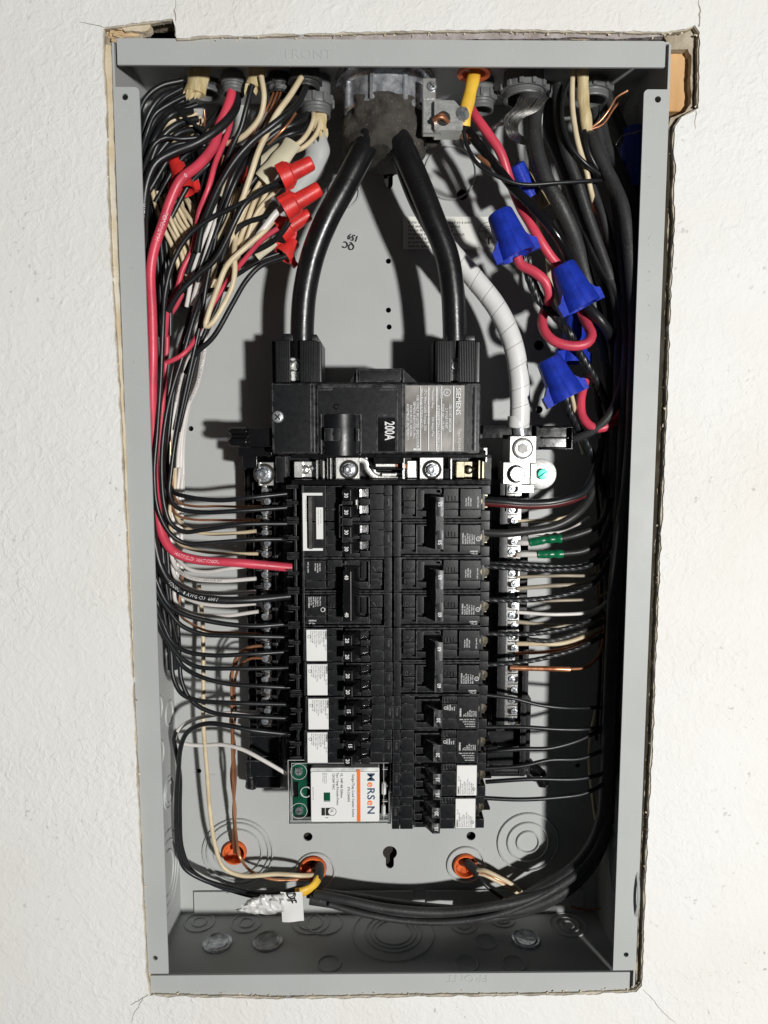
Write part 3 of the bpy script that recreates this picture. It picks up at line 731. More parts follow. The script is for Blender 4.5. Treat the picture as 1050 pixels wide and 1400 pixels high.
def breaker(d, row, rows, kind, ratings, label):
    loc = LB(d, row).P(0, rows * 12.7, 18)
    t = thing('circuit_breaker', label, 'circuit breaker', loc, 'branch circuit breakers in two columns'); BRK[(d, row)] = t
    hs = obj('housing', housing(d, row, rows, kind == 'tandem', kind), M['black_plastic'], t, smooth=25)
    if kind == 'two_pole':
        c = 25.4
        handle(t, d, row, 7.2, 43.8, [(12.2, ratings), (38.6, ratings)], True, 0, 'black_plastic_b')
        for k in range(2):
            obj('off_lettering', off_marks(d, row, 25.4 * k + 7.5), M['black_plastic_b'], hs, smooth=0)
            obj('on_lettering', on_marks(d, row, 25.4 * k + 7.2), M['black_plastic_b'], hs, smooth=0)
            p = LB(d, row); ls = TXT[1:]
            if k == 1:
                for i in range(6): btext(p, ls[i][:13], 51.2 + i * 1.65 if d > 0 else 61.5 - i * 1.65 + 0, 25.4 + (16.2 if d > 0 else 3.2), HF + .24, 1.55, .72, 1, .05)
                ul_mark(p, 62.0 if d > 0 else 50.8, 25.4 + 12.5, HF + .24, 1.7)
                text(p, 'SIEMENS', p.P(61.8 if d > 0 else 61.5, 25.4 + 21, HF - .1), Vector((-1 if d > 0 else 1, 0, 0)), Vector((0, 0, -1 if d > 0 else 1)), .0015, 1, 'L', 1, .06)
                text(p, 'QP Type', p.P(61.8 if d > 0 else 61.5, 25.4 + 22.8 - (0), HF - .1), Vector((-1 if d > 0 else 1, 0, 0)), Vector((0, 0, -1 if d > 0 else 1)), .0013, 1, 'L', 1, .05)
            else:
                for i, s_ in enumerate(('FOR USE IN', 'LISTED PANEL', 'NOT MADE')): btext(p, s_, 53.2 + i * 1.7, 14.8 if d > 0 else 4.5, HF + .24, 1.35, .8, 1, .05)
                btext(p, 'SWD Type HACR', 61.8, 15.6 if d > 0 else 3.6, HF + .24, 1.35, .75, 1, .05)
            obj('printing', p, M['ink_white'], hs, smooth=0)
    elif kind == 'single':
        handle(t, d, row, 5.6, 19.2, [(13.2, ratings)])
        obj('off_lettering', off_marks(d, row, 1.2), M['black_plastic_b'], hs, smooth=0)
        obj('on_lettering', on_marks(d, row, 3.0), M['black_plastic_b'], hs, smooth=0)
        p = LB(d, row)
        for i, s_ in enumerate(('CIRCUIT', 'BREAKER', 'UNIT', 'HACR')): btext(p, s_, 41.4 + i * 1.6, 10.8, HF + .18, 1.35, .78, 1, .06)
        ul_mark(p, 39.2, 9.0, HF + .18, 1.3)
        btext(p, 'SIEMENS', 51.0, 15.5, HF + .2, 1.7, .95, 1, .09)
        for i, s_ in enumerate(('Type', 'QP 1P', '120/240V', 'HACR 10kA', 'Wire 14-8', 'Torque 20', 'Cu/Al 60C')): btext(p, s_, 53.4 + i * 1.5, 15.5, HF + .2, 1.35, .72, 1, .06)
        for i, s_ in enumerate(('USE 60C OR 75C WIRE', 'TORQUE 20 LB-IN', 'NORCROSS GA', 'MADE IN USA')):
            text(p, s_, p.P(61.5, 17.2 + i * 1.75, HF + .2), Vector((-1, 0, 0)), Vector((0, 0, -1)), .00125, 1, 'L', .9, .05)
        obj('printing', p, M['ink_white'], hs, smooth=0)
    else:
        for k, r_ in enumerate(ratings):
            for q, rr in enumerate(r_):
                b0 = 25.4 * k + (1.8 if q == 0 else 13.4)
                if rr.startswith('*'): handle(t, d, row, b0 + .5, b0 + 8.0, [(b0 + 4.4, rr[1:])], lean=-2.0)
                else: handle(t, d, row, b0, b0 + 8.2, [(b0 + 4.3, rr)])
            if d > 0:
                obj('off_lettering', off_marks(d, row, 25.4 * k + 1.0), M['black_plastic_b'], hs, smooth=0); obj('on_lettering', on_marks(d, row, 25.4 * k + 3.0), M['black_plastic_b'], hs, smooth=0)
            for q in range(2):
                g = LB(d, row); b0 = 25.4 * k + (3.0 if q == 0 else 14.6)
                # bright curved test window beside each handle
                g.hull([(a_, b, h) for b in (b0, b0 + 5.2) for a_, h in ((22.1, HF - 6), (22.1, HF - .55), (23.4, HF - 6), (23.4, HF - .29))])
                g.hull([(a_, b, h) for b in (b0, b0 + 5.2) for a_, h in ((17.2, HF - 6), (17.2, HF - 3.2), (22.0, HF - 6), (22.0, HF - 1.8))])
                g.bx(16.4, 24.0, b0 - .7, b0 - .1, HF - 4, HF + .4, .0002); g.bx(16.4, 24.0, b0 + 5.3, b0 + 5.9, HF - 4, HF + .4, .0002)
                if d < 0: obj('slot_window', g, M['black_gloss'], hs, smooth=60)
        if kind == 'tandem_label':
            a_, b_2, c_2 = 48.6, 63.2, None
            g = LB(d, row); g.bx(48.4, 63.4, 1.5, 24.4, HF, HF + .35, .0001); lo = obj('label', g, M['paper'], hs, smooth=0)
            p = LB(d, row)
            a_first = 50.9 if d > 0 else 50.4 + 0
            for i, s_ in enumerate(TXT):
                aa = 50.3 + i * 1.36 if d > 0 else 49.6 + i * 1.36
                btext(p, s_ if i else 'SIEMENS', aa, 23.6 if d > 0 else 2.4, HF + .42, 1.7 if i == 0 else 1.2, .95 if i == 0 else .9, 1, .09 if i == 0 else .03)
                if i == 0: btext(p, 'Type QT', aa, 13.6 if d > 0 else 12.4, HF + .42, 1.4, .85, 1)
            ul_mark(p, 61.2, 19.5 if d > 0 else 6.5, HF + .42, 1.25)
            obj('printing', p, M['ink'], lo, smooth=0)
    # terminal screws
    if d > 0:
        for k in range(rows):
            m = LB(d, row); O = m.P(66.8, 25.4 * k + 12.0, HF - 9.5)
            m.lathe([(.0042, 0), (.0042, .0022), (.0036, .0028), (.0001, .0030)], O, (.35, -1, 0), 16); m.bx(65.0, 70.0, 25.4 * k + 7.2, 25.4 * k + 17, HF - 12, HF - 9.8, .0003)
            obj('terminal_screw', m, M['brass'], t, smooth=30)
    return t
breaker(1, 0, 2, 'two_pole', '50', 'double-pole 50 amp breaker at the top of the right column')
breaker(1, 2, 2, 'two_pole', '60', 'upper of the two double-pole 60 amp breakers in the right column')
breaker(1, 4, 2, 'two_pole', '60', 'lower of the two double-pole 60 amp breakers in the right column')
breaker(1, 6, 1, 'single', '20', 'upper single 20 amp breaker with white printing, right below the double-pole 60s')
breaker(1, 7, 1, 'single', '20', 'lower single 20 amp breaker, directly above the tandem 15/15 with white label')
breaker(1, 8, 1, 'tandem_label', [('15', '15')], 'tandem breaker marked 15 and 15 with white label, second from bottom of the right column')
breaker(1, 9, 1, 'tandem_label', [('20', '15')], 'tandem breaker marked 20 and 15 at the very bottom of the right column')
breaker(-1, 0, 2, 'tandem', [('30', '30'), ('30', '30')], 'quad breaker with four 30 handles and bracket-shaped white label, top of the left column')
breaker(-1, 2, 2, 'two_pole', '40', 'double-pole 40 amp breaker fed by the thick red wire in the left column')
breaker(-1, 4, 1, 'tandem_label', [('20', '20')], 'tandem 20/20 breaker with white label, directly under the double-pole 40')
breaker(-1, 5, 1, 'tandem_label', [('20', '20')], 'tandem 20/20 breaker with white label, directly above the tandem 15/15')
breaker(-1, 6, 1, 'tandem_label', [('15', '15')], 'tandem 15/15 breaker with white label in the lower left column')
breaker(-1, 7, 1, 'tandem_label', [('*15', '20')], 'tandem 15/20 breaker with white label, right above the clear surge protector')
# the quad breaker's bracket label, recoil clip and tie
quad_b = [o for o in bpy.data.objects if o.get('label', '').startswith('quad breaker')][0]
m = LB(-1, 0); m.bx(62.0, 65.0, 5.3, 46.2, HF, HF + .4, .0001); m.bx(50.5, 62.4, 5.3, 7.2, HF, HF + .39, .0001); m.bx(50.5, 62.4, 44.4, 46.2, HF, HF + .39, .0001); m.bx(50.2, 55.2, 15.5, 38, HF, HF + .4, .0001)
lo = obj('label', m, M['paper'], quad_b, smooth=0)
p = LB(-1, 0); btext(p, 'Circuit Breaker Type QT Handle Tie', 62.8, 10, HF + .48, 1.2, .9); btext(p, 'USE ONLY WITH MFR PARTS', 54.0, 17, HF + .48, 1.0, .9); btext(p, 'FOLLOW INSTRUCTIONS', 52.2, 17, HF + .48, 1.0, .9)
obj('printing', p, M['ink'], lo, smooth=0)
m = LB(-1, 0); m.bx(57.6, 60.8, 7.4, 44.6, HF, HF + 3.4, .0004); obj('hold_down_bar', m, M['dark_metal'], quad_b, smooth=25)
m = LB(-1, 0); m.bx(36.8, 48, 16, 17.2, HF, HF + 1.5, .0003); m.bx(24.5, 27.0, 9.5, 16, HF, HF + 3, .0003); m.bx(35.8, 38.4, 12.5, 36, HF, HF + 8.5, .0006); m.bx(28.5, 36, 10, 12.9, HF, HF + 11.5, .0004); m.bx(28.5, 36, 22, 27.1, HF, HF + 11.5, .0004); m.bx(28.5, 36, 35.2, 38.8, HF, HF + 11.5, .0004)
obj('handle_tie', m, M['black_plastic'], quad_b, smooth=25)
m = LB(-1, 0); m.bx(24.6, 26.2, 14.5, 17.6, HF + 3, HF + 3.1, .00001); obj('tie_tab', LB(-1, 0).bx(25.2, 26.3, 9.6, 16.4, HF + 3, HF + 3.3, .0001), M['sticker_paper'], quad_b, smooth=0)
# wedge shaped mounting clips beyond the lower right breakers
for row in (7, 8, 9):
    tb = BRK[(1, row)]
    m = LB(1, row); m.prism([[(0, 0), (.0028, 0), (.0105, -.0195), (.0105, -.0215), (0, -.0215)]], 0, .010, (m.P(68, 2, HF - 34), Vector((1, 0, 0)), Vector((0, 0, 1)), Vector((0, -1, 0))))
    obj('mounting_clip', m, M['black_gloss'], tb, smooth=0)

# ================================================================ surge protector
sp = thing('surge_protector', 'clear plastic surge protector with white and orange label at the foot of the left column', 'surge protector', W(462, 1090, 20))
m = LB(-1, 8); m.bx(2, 66, 2, 49, 12, 50, .0006); obj('module', m, M['black_plastic'], sp)
m = LB(-1, 8); m.bx(9.5, 76, 4, 47.5, 50, 56, .0004); obj('base', m, M['black_gloss'], sp)
m = LB(-1, 8)
m.prism([rrect(-.0115, -.0425, 0, 0, (.001, .001, .001, .001)), rrect(-.0120, -.0275, -.0066, -.0150, (.0008,) * 4)], 0, .0016, (m.P(65.6, 4.0, 56.0), Vector((1, 0, 0)), Vector((0, 0, 1)), NB))
bd = obj('circuit_board', m, M['green_board'], sp, smooth=0)
for b_k in (10.4, 41.0):
    m = LB(-1, 8); O = m.P(71.6, b_k, 57.7); m.lathe([(.0032, 0), (.0032, .001), (.0026, .0018), (.0001, .0020)], O, NB, 18); 
    s_ = obj('board_screw', m, M['zinc'], sp)
    g = LB(-1, 8); g.bx(71.4, 71.8, b_k - 2, b_k + 2, 59.6, 59.9, 0); g.bx(69.6, 73.6, b_k - .2, b_k + .2, 59.6, 59.88, 0); obj('cross_slot', g, M['dark_metal'], s_, smooth=0)
    m = LB(-1, 8); m.ring([(.0061, 0), (.0064, 0), (.0064, .0006), (.0061, .0006)], m.P(71.6, b_k, 58.2), NB, 26); obj('clear_ring', m, M['clear_edge'], sp)
m = LB(-1, 8); m.ring([(.0038, 0), (.0044, 0), (.0044, .0012), (.0038, .0012)], m.P(66.0, 26, 58.2), NB, 22); obj('clear_ring', m, M['clear_edge'], sp)
# clear tray: four walls with a rim
m = LB(-1, 8)
a0, a1, b0, b1 = .6, 79.5, .4, 50.2
for (p0, p1, q0, q1) in ((a0, a1, b0, b0 + 1.0), (a0, a1, b1 - 1.0, b1), (a1 - 1.0, a1, b0 + 1.0, b1 - 1), (a0, a0 + 1.0, b0 + 1, b1 - 1.0)): m.bx(p0, p1, q0, q1, 44, 60.5, .0003)
for (p0, p1, q0, q1) in ((a0 + 1.4, a1 - 2.6, b0 + 2.2, b0 + 3.0), (a0 + 1.4, a1 - 2.6, b1 - 3.0, b1 - 2.2), (a1 - 3.4, a1 - 2.6, b0 + 3.0, b1 - 3), (a0 + 5.2, a0 + 6.0, b0 + 3, b1 - 3.0)): m.bx(p0, p1, q0, q1, 50, 59.2, .0003)
obj('clear_tray', m, M['clear_plastic'], sp, smooth=25)
m = LB(-1, 8)
for (p0, p1, q0, q1) in ((a0, a1, b0, b0 + .35), (a0, a1, b1 - .35, b1), (a1 - .35, a1, b0 + .35, b1 - .35), (a0, a0 + .35, b0 + .35, b1 - .35), (a0 + 1.4, a1 - 2.6, b0 + 2.4, b0 + 2.7), (a1 - 3.1, a1 - 2.8, b0 + 2.8, b1 - 3.2), (a0 + 1.5, a1 - 1, b1 - 2.6, b1 - 2.35), (a0 + 5.4, a0 + 5.7, b0 + 3, b1 - 3)): m.bx(p0, p1, q0, q1, 60.6, 61.0, .0001)
obj('tray_rim', m, M['clear_edge'], sp, smooth=0)
m = LB(-1, 8)
for bb in (8, 21, 33, 44): m.bx(3.2, 7.2, bb, bb + .5, 56, 60.4, .0002)
m.bx(4.4, 7.6, 19, 29, 55, 60.3, .0012); m.bx(4.8, 7.6, 37, 46, 55, 59.3, .001)
obj('latch', m, M['clear_edge'], sp, smooth=25)
m = LB(-1, 8); m.bx(3.6, 6.4, 9, 16, 52, 57, .0004); m.bx(3.6, 6.4, 31, 38, 52, 57, .0004); obj('contact', m, M['black_plastic'], sp)
m = LB(-1, 8); m.prism([rrect(0, 0, .0525, .0430, (.0012,) * 4)], 0, .0058, (m.P(62.0, 47.6, 56), Vector((1, 0, 0)), Vector((0, 0, 1)), NB)); obj('front_cover', m, M['clear_edge'], sp, smooth=0)
HL = 62.6
m = LB(-1, 8); m.prism([rrect(0, 0, .0520, .0400, (.0012,) * 4), [(.0096, .0160), (.0096, .0235), (.0146, .0235), (.0146, .0160)]], 0, .0003, (m.P(61.8, 47.4, HL - .3), Vector((1, 0, 0)), Vector((0, 0, 1)), NB)); lab = obj('label', m, M['paper'], sp, smooth=0)
obj('indicator_window', LB(-1, 8).bx(47.2, 52.2, 23.9, 31.4, HL - 2, HL - .2, .0001), M['green_board'], sp, smooth=0)
obj('orange_stripe', LB(-1, 8).bx(24.0, 26.8, 7.42, 47.38, HL + .02, HL + .09, 0), M['ink_orange'], lab, smooth=0)
m = LB(-1, 8); mo = LB(-1, 8)
b = 9.6
for ch, c_, dz in (('M', 0, 0), ('e', 1, 0), ('R', 0, 0), ('S', 0, 0), ('e', 1, 0), ('N', 0, 1.0)):
    tgt = mo if c_ else m
    btext(tgt, ch, 18.6, b, HL + .1, 8.0, 1.12, 3, .05)
    b += layout(ch, 8.0, 3, 1.12)[2] + .1
obj('logo_letters', m, M['ink_blue'], lab, smooth=0); obj('logo_letters', mo, M['ink_orange'], lab, smooth=0)
m = LB(-1, 8)
btext(m, 'Surge-Trap Load Center Series', 30.4, 10.8, HL + .1, 2.7, .96, 1, .05); btext(m, 'STLC240S05', 33.8, 20.5, HL + .1, 2.35, .95, 1, .06)
btext(m, 'UL 1449 4th Edition', 39.2, 9.8, HL + .1, 2.7, .86, 1, .05); btext(m, 'Type 1 Surge Protective Device', 42.3, 9.6, HL + .1, 2.6, .74, 1, .05); btext(m, '120/240 VAC', 45.4, 9.8, HL + .1, 2.7, .86, 1, .05)
for i, s_ in enumerate(('LED Status Indicator', 'LED ON: Protected', 'LED OFF: Replace')): btext(m, s_, 50.4 + i * 1.25, 9.6, HL + .1, 1.2, .85)
btext(m, 'ep.mersen.com', 60.6, 20.4, HL + .1, 1.7, 1.0); btext(m, '1', 50.9, 43.6, HL + .1, 3.0, 1, 2, .08)
m.bx(51.2, 54.0, 36.6, 42.6, HL + .02, HL + .08, 0); m.bx(44.4, 50.8, 36.6, 42.6, HL + .02, HL + .08, 0)
obj('printing', m, M['ink'], lab, smooth=0)
m = LB(-1, 8); m.lathe([(.0029, 0), (.0029, .00005)], m.P(45.8, 39.6, HL + .09), NB, 24)
wdsk = obj('listing_mark', m, M['paper'], lab, smooth=0)
m = LB(-1, 8); m.ring([(.0029, 0), (.0033, 0), (.0033, .00006), (.0029, .00006)], m.P(45.8, 39.6, HL + .09), NB, 24); btext(m, 'UL', 46.9, 37.7, HL + .2, 3.0, .75, 2, .06); obj('printing', m, M['ink'], lab, smooth=0)

# ================================================================ main breaker
HM = 75.0
def mx_(u, v, h): return W(u, v, h)
class PB(MB):
    """boxes given by their photo-measured corners at a height and built square to the panel"""
    def b(s, u0, v0, u1, v1, h0, h1, c=.0003, hr=None):
        a = W(u0, v0, hr or h1); q = W(u1, v1, hr or h1)
        return s.box((a.x, BACK - h0 * .001, q.z), (q.x, BACK - h1 * .001, a.z), c)
mb_ = thing('main_breaker', 'large black 200 amp main breaker with grey sticker above the branch breakers', 'main breaker', W(513, 572, 20))
m = PB(); m.b(370, 523, 656, 621, 25, HM - .8, .0012)
m.b(373, 525, 426, 619, 40, HM, .0005); m.b(432, 525, 553, 619, 40, HM + .1, .0005); m.b(552, 525, 640, 619, 40, HM - .1, .0006); m.b(643, 525, 655, 619, 40, HM - .4, .0018)
m.b(427, 525, 431, 619, 40, HM - .3, .0004)
m.b(553.5, 525, 555, 619, 40, HM + .5, .0002); m.b(549, 525, 550.5, 619, 40, HM + .5, .0002)
# inlaid centre panel border
for a in ((433, 529, 434.4, 619), (542, 530, 543.4, 619), (434, 527.5, 542, 529)): m.b(*a, 60, HM + .55, .0002)
m.b(433, 530, 454, 533, 60, HM + .6, .0003); m.b(520, 530, 543, 533, 60, HM + .6, .0003); m.b(514.5, 568, 515.6, 619, 60, HM + .5, .0002); m.b(514.5, 567.4, 543, 568.4, 60, HM + .5, .0002)
obj('housing', m, M['black_plastic'], mb_, smooth=25)
m = PB(); m.b(517, 571, 540.5, 617, HM, HM + .35, .0002); rp = obj('rating_plate', m, M['black_gloss'], mb_)
m = MB(); text(m, '200A', W(526.5, 576, HM + .5), Vector((0, 0, -1)), Vector((1, 0, 0)), .0096, 3, 'L', .62, .05); obj('rating_number', m, M['ink_white'], rp, smooth=0)
m = MB(); text(m, 'SIEMENS', W(623, 530, HM + .75), Vector((0, 0, -1)), Vector((1, 0, 0)), .0050, 2, 'L', 1.0, .04)
# toggle barrel
O = W(466, 622, HM - 9); O2 = W(466, 567, HM - 9); ht_ = O2.z - O.z
m = MB(); m.lathe([(.0145, 0), (.0145, ht_ * .32), (.0150, ht_ * .33), (.0150, ht_ * .66), (.0145, ht_ * .67), (.0145, ht_)], O, (0, 0, 1), 40, X=(0, -1, 0)); tg = obj('toggle', m, M['black_plastic_ribbed'], mb_, smooth=30)
m = PB(); m.b(443, 585, 455, 603, HM - 2, HM + 7, .0006); m.b(455, 585.5, 466, 603, HM, HM + 6.3, .0005); m.b(466, 585.5, 468, 603, HM, HM + 7.0, .0003); m.b(486, 585.5, 492, 604, HM - 3, HM + 5.0, .0006); obj('toggle_grip', m, M['black_plastic'], tg, smooth=25)
m = PB(); m.b(437, 566, 440.5, 621, HM - 2, HM + 1.2, .0003); m.b(437, 565, 493, 567.4, HM - 2, HM + 1.2, .0003); m.b(492, 566, 494.5, 621, HM - 2, HM + 1.2, .0003); obj('toggle_frame', m, M['black_plastic'], mb_, smooth=25)
m = MB(); O = W(460, 556, HM); m.lathe([(.0021, 0), (.0021, .0006), (.0012, .0007), (.0011, -.001), (.0001, -.001)], O, NB, 16); m.lathe([(.0024, 0), (.0024, .0004), (.0019, .0005), (.0018, .0001), (.0001, .0001)], W(441, 614, HM), NB, 16); obj('test_port', m, M['black_gloss'], mb_)
def pan_screw(parent, u, v, h, r, m_='zinc', name='screw', slot='cross', hexh=False):
    O = W(u, v, h); m = MB()
    if hexh: m.lathe([(r, 0), (r, .003), (r * .9, .0036), (r * .5, .0037), (r * .42, .0028), (.0001, .0027)], O, NB, 6)
    else: m.lathe([(r, 0), (r, .0006), (r * .82, .0013), (r * .4, .0016), (.0001, .0017)], O, NB, 20)
    o = obj(name, m, M[m_], parent, smooth=30)
    if slot:
        g = MB(); q = r * .62; d_ = O.y - .00165
        for k in ((1, 1), (1, -1)) if slot == 'cross' else ((1, 1),):
            a = Vector((q * .7 * k[0], 0, q * .7 * k[1])); g.tube([Vector((O.x, d_, O.z)) - a, Vector((O.x, d_, O.z)) + a], r * .12, 6)
        obj('slot', g, M['dark_metal'], o, smooth=0)
    return o
pan_screw(mb_, 380, 570, HM, .0042)
# sticker, slightly crumpled, silver grey
a, c = W(554, 527, HM + .5), W(634, 617, HM + .5); nx, nz = 14, 16; vs = []; fs = []
for i in range(nx + 1):
    for k in range(nz + 1):
        fx, fz = i / nx, k / nz; n_ = noise.noise(Vector((fx * 3.1, fz * 2.6, 4))) * .0004 + .0009 * math.exp(-((fx - .52) ** 2 + (fz - .46) ** 2) / .008) * (1 if fx < .52 else .4)
        vs.append((a.x + (c.x - a.x) * fx - .0008 * fz * (fx - 0) * 0, a.y - n_ - .0002, a.z + (c.z - a.z) * fz))
for i in range(nx):
    for k in range(nz): fs.append((i * (nz + 1) + k, (i + 1) * (nz + 1) + k, (i + 1) * (nz + 1) + k + 1, i * (nz + 1) + k + 1))
stk = obj('rating_sticker', MB().add(vs, fs), M['sticker_grey'], mb_, smooth=60)
m = MB(); DN, RX = Vector((0, 0, -1)), Vector((1, 0, 0)); hp = HM + 1.5
text(m, 'SIEMENS', W(623.5, 530, hp), DN, RX, .0050, 2, 'L', 1.0, .04); text(m, 'Type EQ9685', W(626, 586, hp), DN, RX, .0032, 1, 'L', .9)
for (u, v, s_, sz) in ((616, 552, 'CIRCUIT BREAKER', .0028), (611, 558, '2 POLE UNIT', .0029), (606, 552, 'ISSUE NO. CF-742', .0028), (604, 532, 'LISTED', .0026), (600, 554, 'INTERRUPTING RATING 25KA', .0028), (598, 531, '120/240V', .0026), (592.5, 531, 'Maximum Amp', .0026), (592.5, 570, '200 Amps Max', .0026), (587, 531, 'Symmetrical 120/240 VAC', .0026), (582, 531, 'CPC Wire Cu/Al Torque 250', .0028), (577, 531, 'Wire Range 1-250 kcmil Cu', .0028), (571.5, 540, 'USE ONLY IN LISTED ENCLOSURES', .0029), (567, 549, 'SIEMENS INDUSTRY, INC.', .0027), (562.5, 554, 'NORCROSS, GA USA', .0027), (558, 552, 'ASSEMBLED IN MEXICO', .0028)):
    text(m, s_, W(u - 2.2, v, hp), DN, RX, sz * .93, 1, 'L', .92, .03)
for u in (619.5, 603.0, 596.5, 585.6, 574.6): p_, q_ = W(u, 528, hp), W(u + .7, 616, hp); m.box((p_.x, p_.y, q_.z), (q_.x, p_.y + .00005, p_.z))
m.ring([(.0021, 0), (.0026, 0), (.0026, .00005), (.0021, .00005)], W(611, 536.5, hp), NB, 20); text(m, 'UL', W(609.5, 534, hp), DN, RX, .0026, 1, 'L', .8, .05)
p_, q_ = W(565, 613, hp), W(574, 615.5, hp); m.box((p_.x, p_.y, q_.z), (q_.x, p_.y + .00005, p_.z))
obj('printing', m, M['ink_white'], stk, smooth=0)
# ribbed lug towers
for (u0, u1, s) in ((370, 441, -1), (591, 657, 1)):
    m = PB(); um = (u0 + u1) / 2
    cx0, cx1 = (397.5, 409.5) if s < 0 else (617.5, 626.5)
    m.b(u0 + 1, 466, u0 + 9, 523, 25, HM - 14, .0006)
    m.b(u0 + 6, 465, cx0, 523, 25, HM - 2, .0006); m.b(cx1, 465, u1 - 8, 523, 25, HM - 2, .0006); m.b(u1 - 8, 467, u1 - 1, 523, 25, HM - 12, .0006)
    m.b(cx0 - 1, 470, cx1 + 1, 523, 25, HM - 16, .0006)
    k = u0 + 8
    while k < u1 - 9:
        if not (cx0 - 2.4 < k < cx1 + .4): m.b(k, 466, k + 1.0, 522, HM - 4, HM - 1.35, .0002)
        k += 2.3
    m.b(u0 + 17, 456, cx0 + 4, 467, 30, HM - 8, .0008); m.b(cx1 + 8, 457, u1 - 7, 467, 30, HM - 10, .0008)
    obj('lug_tower', m, M['black_plastic_ribbed'], mb_, smooth=25)
    uc = (cx0 + cx1) / 2; m = PB(); m.b(cx0 - .5, 481, cx1 + .5, 521, HM - 22, HM - 12, .0005); m.lathe([(.0040, 0), (.0040, .0035), (.0034, .0042), (.0020, .0042), (.0018, .003), (.0001, .003)], W(uc + 1, 501, HM - 13), NB, 18)
    m.ring([(.0044, 0), (.0056, 0), (.0056, .001), (.0044, .001)], W(uc + .5, 501, HM - 12), NB, 20)
    obj('lug', m, M['tin'], mb_, smooth=30)
m = MB(); zt, zb = W(520, 503.5, 66).z, W(520, 523, 66).z; xl, xr = W(478, 510, 66).x, W(571, 510, 66).x; xa, xb = W(489, 510, 66).x, W(550, 510, 66).x
m.prism([[(xl, zb), (xr, zb), (xb, zt), (xa, zt)]], -.030, 0, (Vector((0, BACK - .064, 0)), Vector((1, 0, 0)), UP, NB)); m2_ = PB(); m2_.b(490, 505, 549, 521, 50, 66, .0006); m2_.b(486, 505, 489, 523, 50, 67, .0004); m2_.b(550, 505, 553, 523, 50, 67, .0004); m.add(m2_.v, m2_.f)
obj('top_boss', m, M['black_plastic'], mb_, smooth=25)

# ================================================================ bus assembly
bus = thing('bus_assembly', 'black plastic bus bar tray with bare metal terminals carrying all the breakers', 'bus bar tray', W(530, 850, 2))
m = PB()
m.b(334, 622, 384, 1078, 3, 17, .001, 17); m.b(384, 640, 700, 1050, 4, 18, .001, 20); m.b(672, 640, 716, 1062, 4, 20, .001, 20)
m.b(334, 622, 342, 1070, 16, 24, .0006, 24); m.b(346, 660, 351, 1000, 18, 34, .0006, 34); m.b(374, 640, 380, 1005, 18, 46, .0006, 46)
m.b(334, 628, 350, 642, 16, 28, .0006); m.b(376, 624, 392, 660, 18, 46, .0006); m.b(340, 1000, 384, 1008, 14, 30, .0006, 30); m.b(336, 1040, 380, 1062, 14, 24, .0006, 24)
m.b(712, 952, 718, 1062, 8, 30, .0006, 30); m.b(719, 955, 724, 1060, 8, 26, .0005, 26); m.b(674, 990, 712, 996, 14, 34, .0006, 34); m.b(680, 1020, 712, 1024, 14, 28, .0005, 28); m.b(676, 1052, 722, 1058, 14, 28, .0005, 28)
m.b(684, 655, 690, 1000, 18, 44, .0006, 44); m.b(716, 840, 722, 956, 18, 34, .0006, 34)
for v in range(680, 990, 24): m.b(350, v, 358, v + 5, 18, 44, .0005, 44); m.b(372, v + 7, 380, v + 11, 18, 45, .0005, 45)
m.b(386, 622, 672, 664, 18, 40, .0008, 40)
m.b(336, 1062, 346, 1080, 4, 26, .001, 26); m.b(741, 1060, 749, 1078, 2, 14, .001, 14)
obj('tray', m, M['black_plastic'], bus, smooth=25)
m = MB()
a = W(343, 1050, 16); m.tube([W(352, 1045, 14), W(346, 1060, 16), W(343, 1076, 16)], [.006, .0055, .0048], 14); obj('mounting_foot', m, M['black_gloss'], bus)
m = MB(); m.tube([W(728, 1050, 10), W(738, 1060, 14), W(743, 1072, 14)], [.006, .0055, .0048], 14); obj('mounting_foot', m, M['black_gloss'], bus)
# side arms
for (us, s, lab_) in (((312, 372), -1, 'l'), ((733, 783), 1, 'r')):
    m = PB(); v0, v1 = (584, 611) if s < 0 else (583, 615)
    if s < 0:
        m.b(311, v0, 340, 595.5, 56, 72, .0022); m.b(311, 597.5, 340, v1, 56, 72, .0022); m.b(316, 594, 340, 599, 56, 70, .0006); m.b(338, v0 + 1, 372, v1, 46, 68, .0006); m.b(325, 611, 372, 624, 30, 56, .0006); m.b(331, 617, 352, 640, 22, 52, .0006)
    else:
        m.b(742, v0, 784, v0 + 2.5, 40, 62, .0005); m.b(742, v1 - 3, 784, v1, 40, 62, .0005); m.b(780.5, v0, 784, v1, 40, 62, .0009); m.b(733, v0 - 1, 784, v1, 40, 56, .0006); m.b(660, 580, 742, 600, 30, 50, .0006); m.b(742, 598, 778, 600, 50, 60, .0003)
    obj('side_arm', m, M['black_gloss'], bus, smooth=25)
def hexbolt(parent, u, v, h, r, wash=None, m_='zinc'):
    O = W(u, v, h); m = MB()
    k_ = MB(); k_.lathe([((wash or r * 1.3) * 1.06, 0), ((wash or r * 1.3) * 1.06, .0002)], O, NB, 28); obj('shadow_ring', k_, M['cavity'], parent, smooth=0)  # black disc stands in for the shadow gap round the washer
    if wash: m.lathe([(wash * .82, 0), (wash * .82, .0009), (wash * .78, .0011), (r * .9, .0011)], O, NB, 28)
    m.lathe([(r * 1.28, .001), (r * 1.28, .0018), (r * 1.2, .0022), (r * .9, .0022)], O, NB, 24)
    m.lathe([(r, .0018), (r, .0048), (r * .88, .0056), (r * .5, .0058), (r * .42, .0048), (.0001, .0046)], O, NB, 6)
    return obj('bolt', m, M[m_], parent, smooth=30)
m = PB(); m.b(459, 623, 492, 661, 36, 54, .0004, 54); t1 = obj('terminal_plate', m, M['tin'], bus, smooth=25); hexbolt(bus, 477, 642, 54, .0042, .0068, 'zinc')
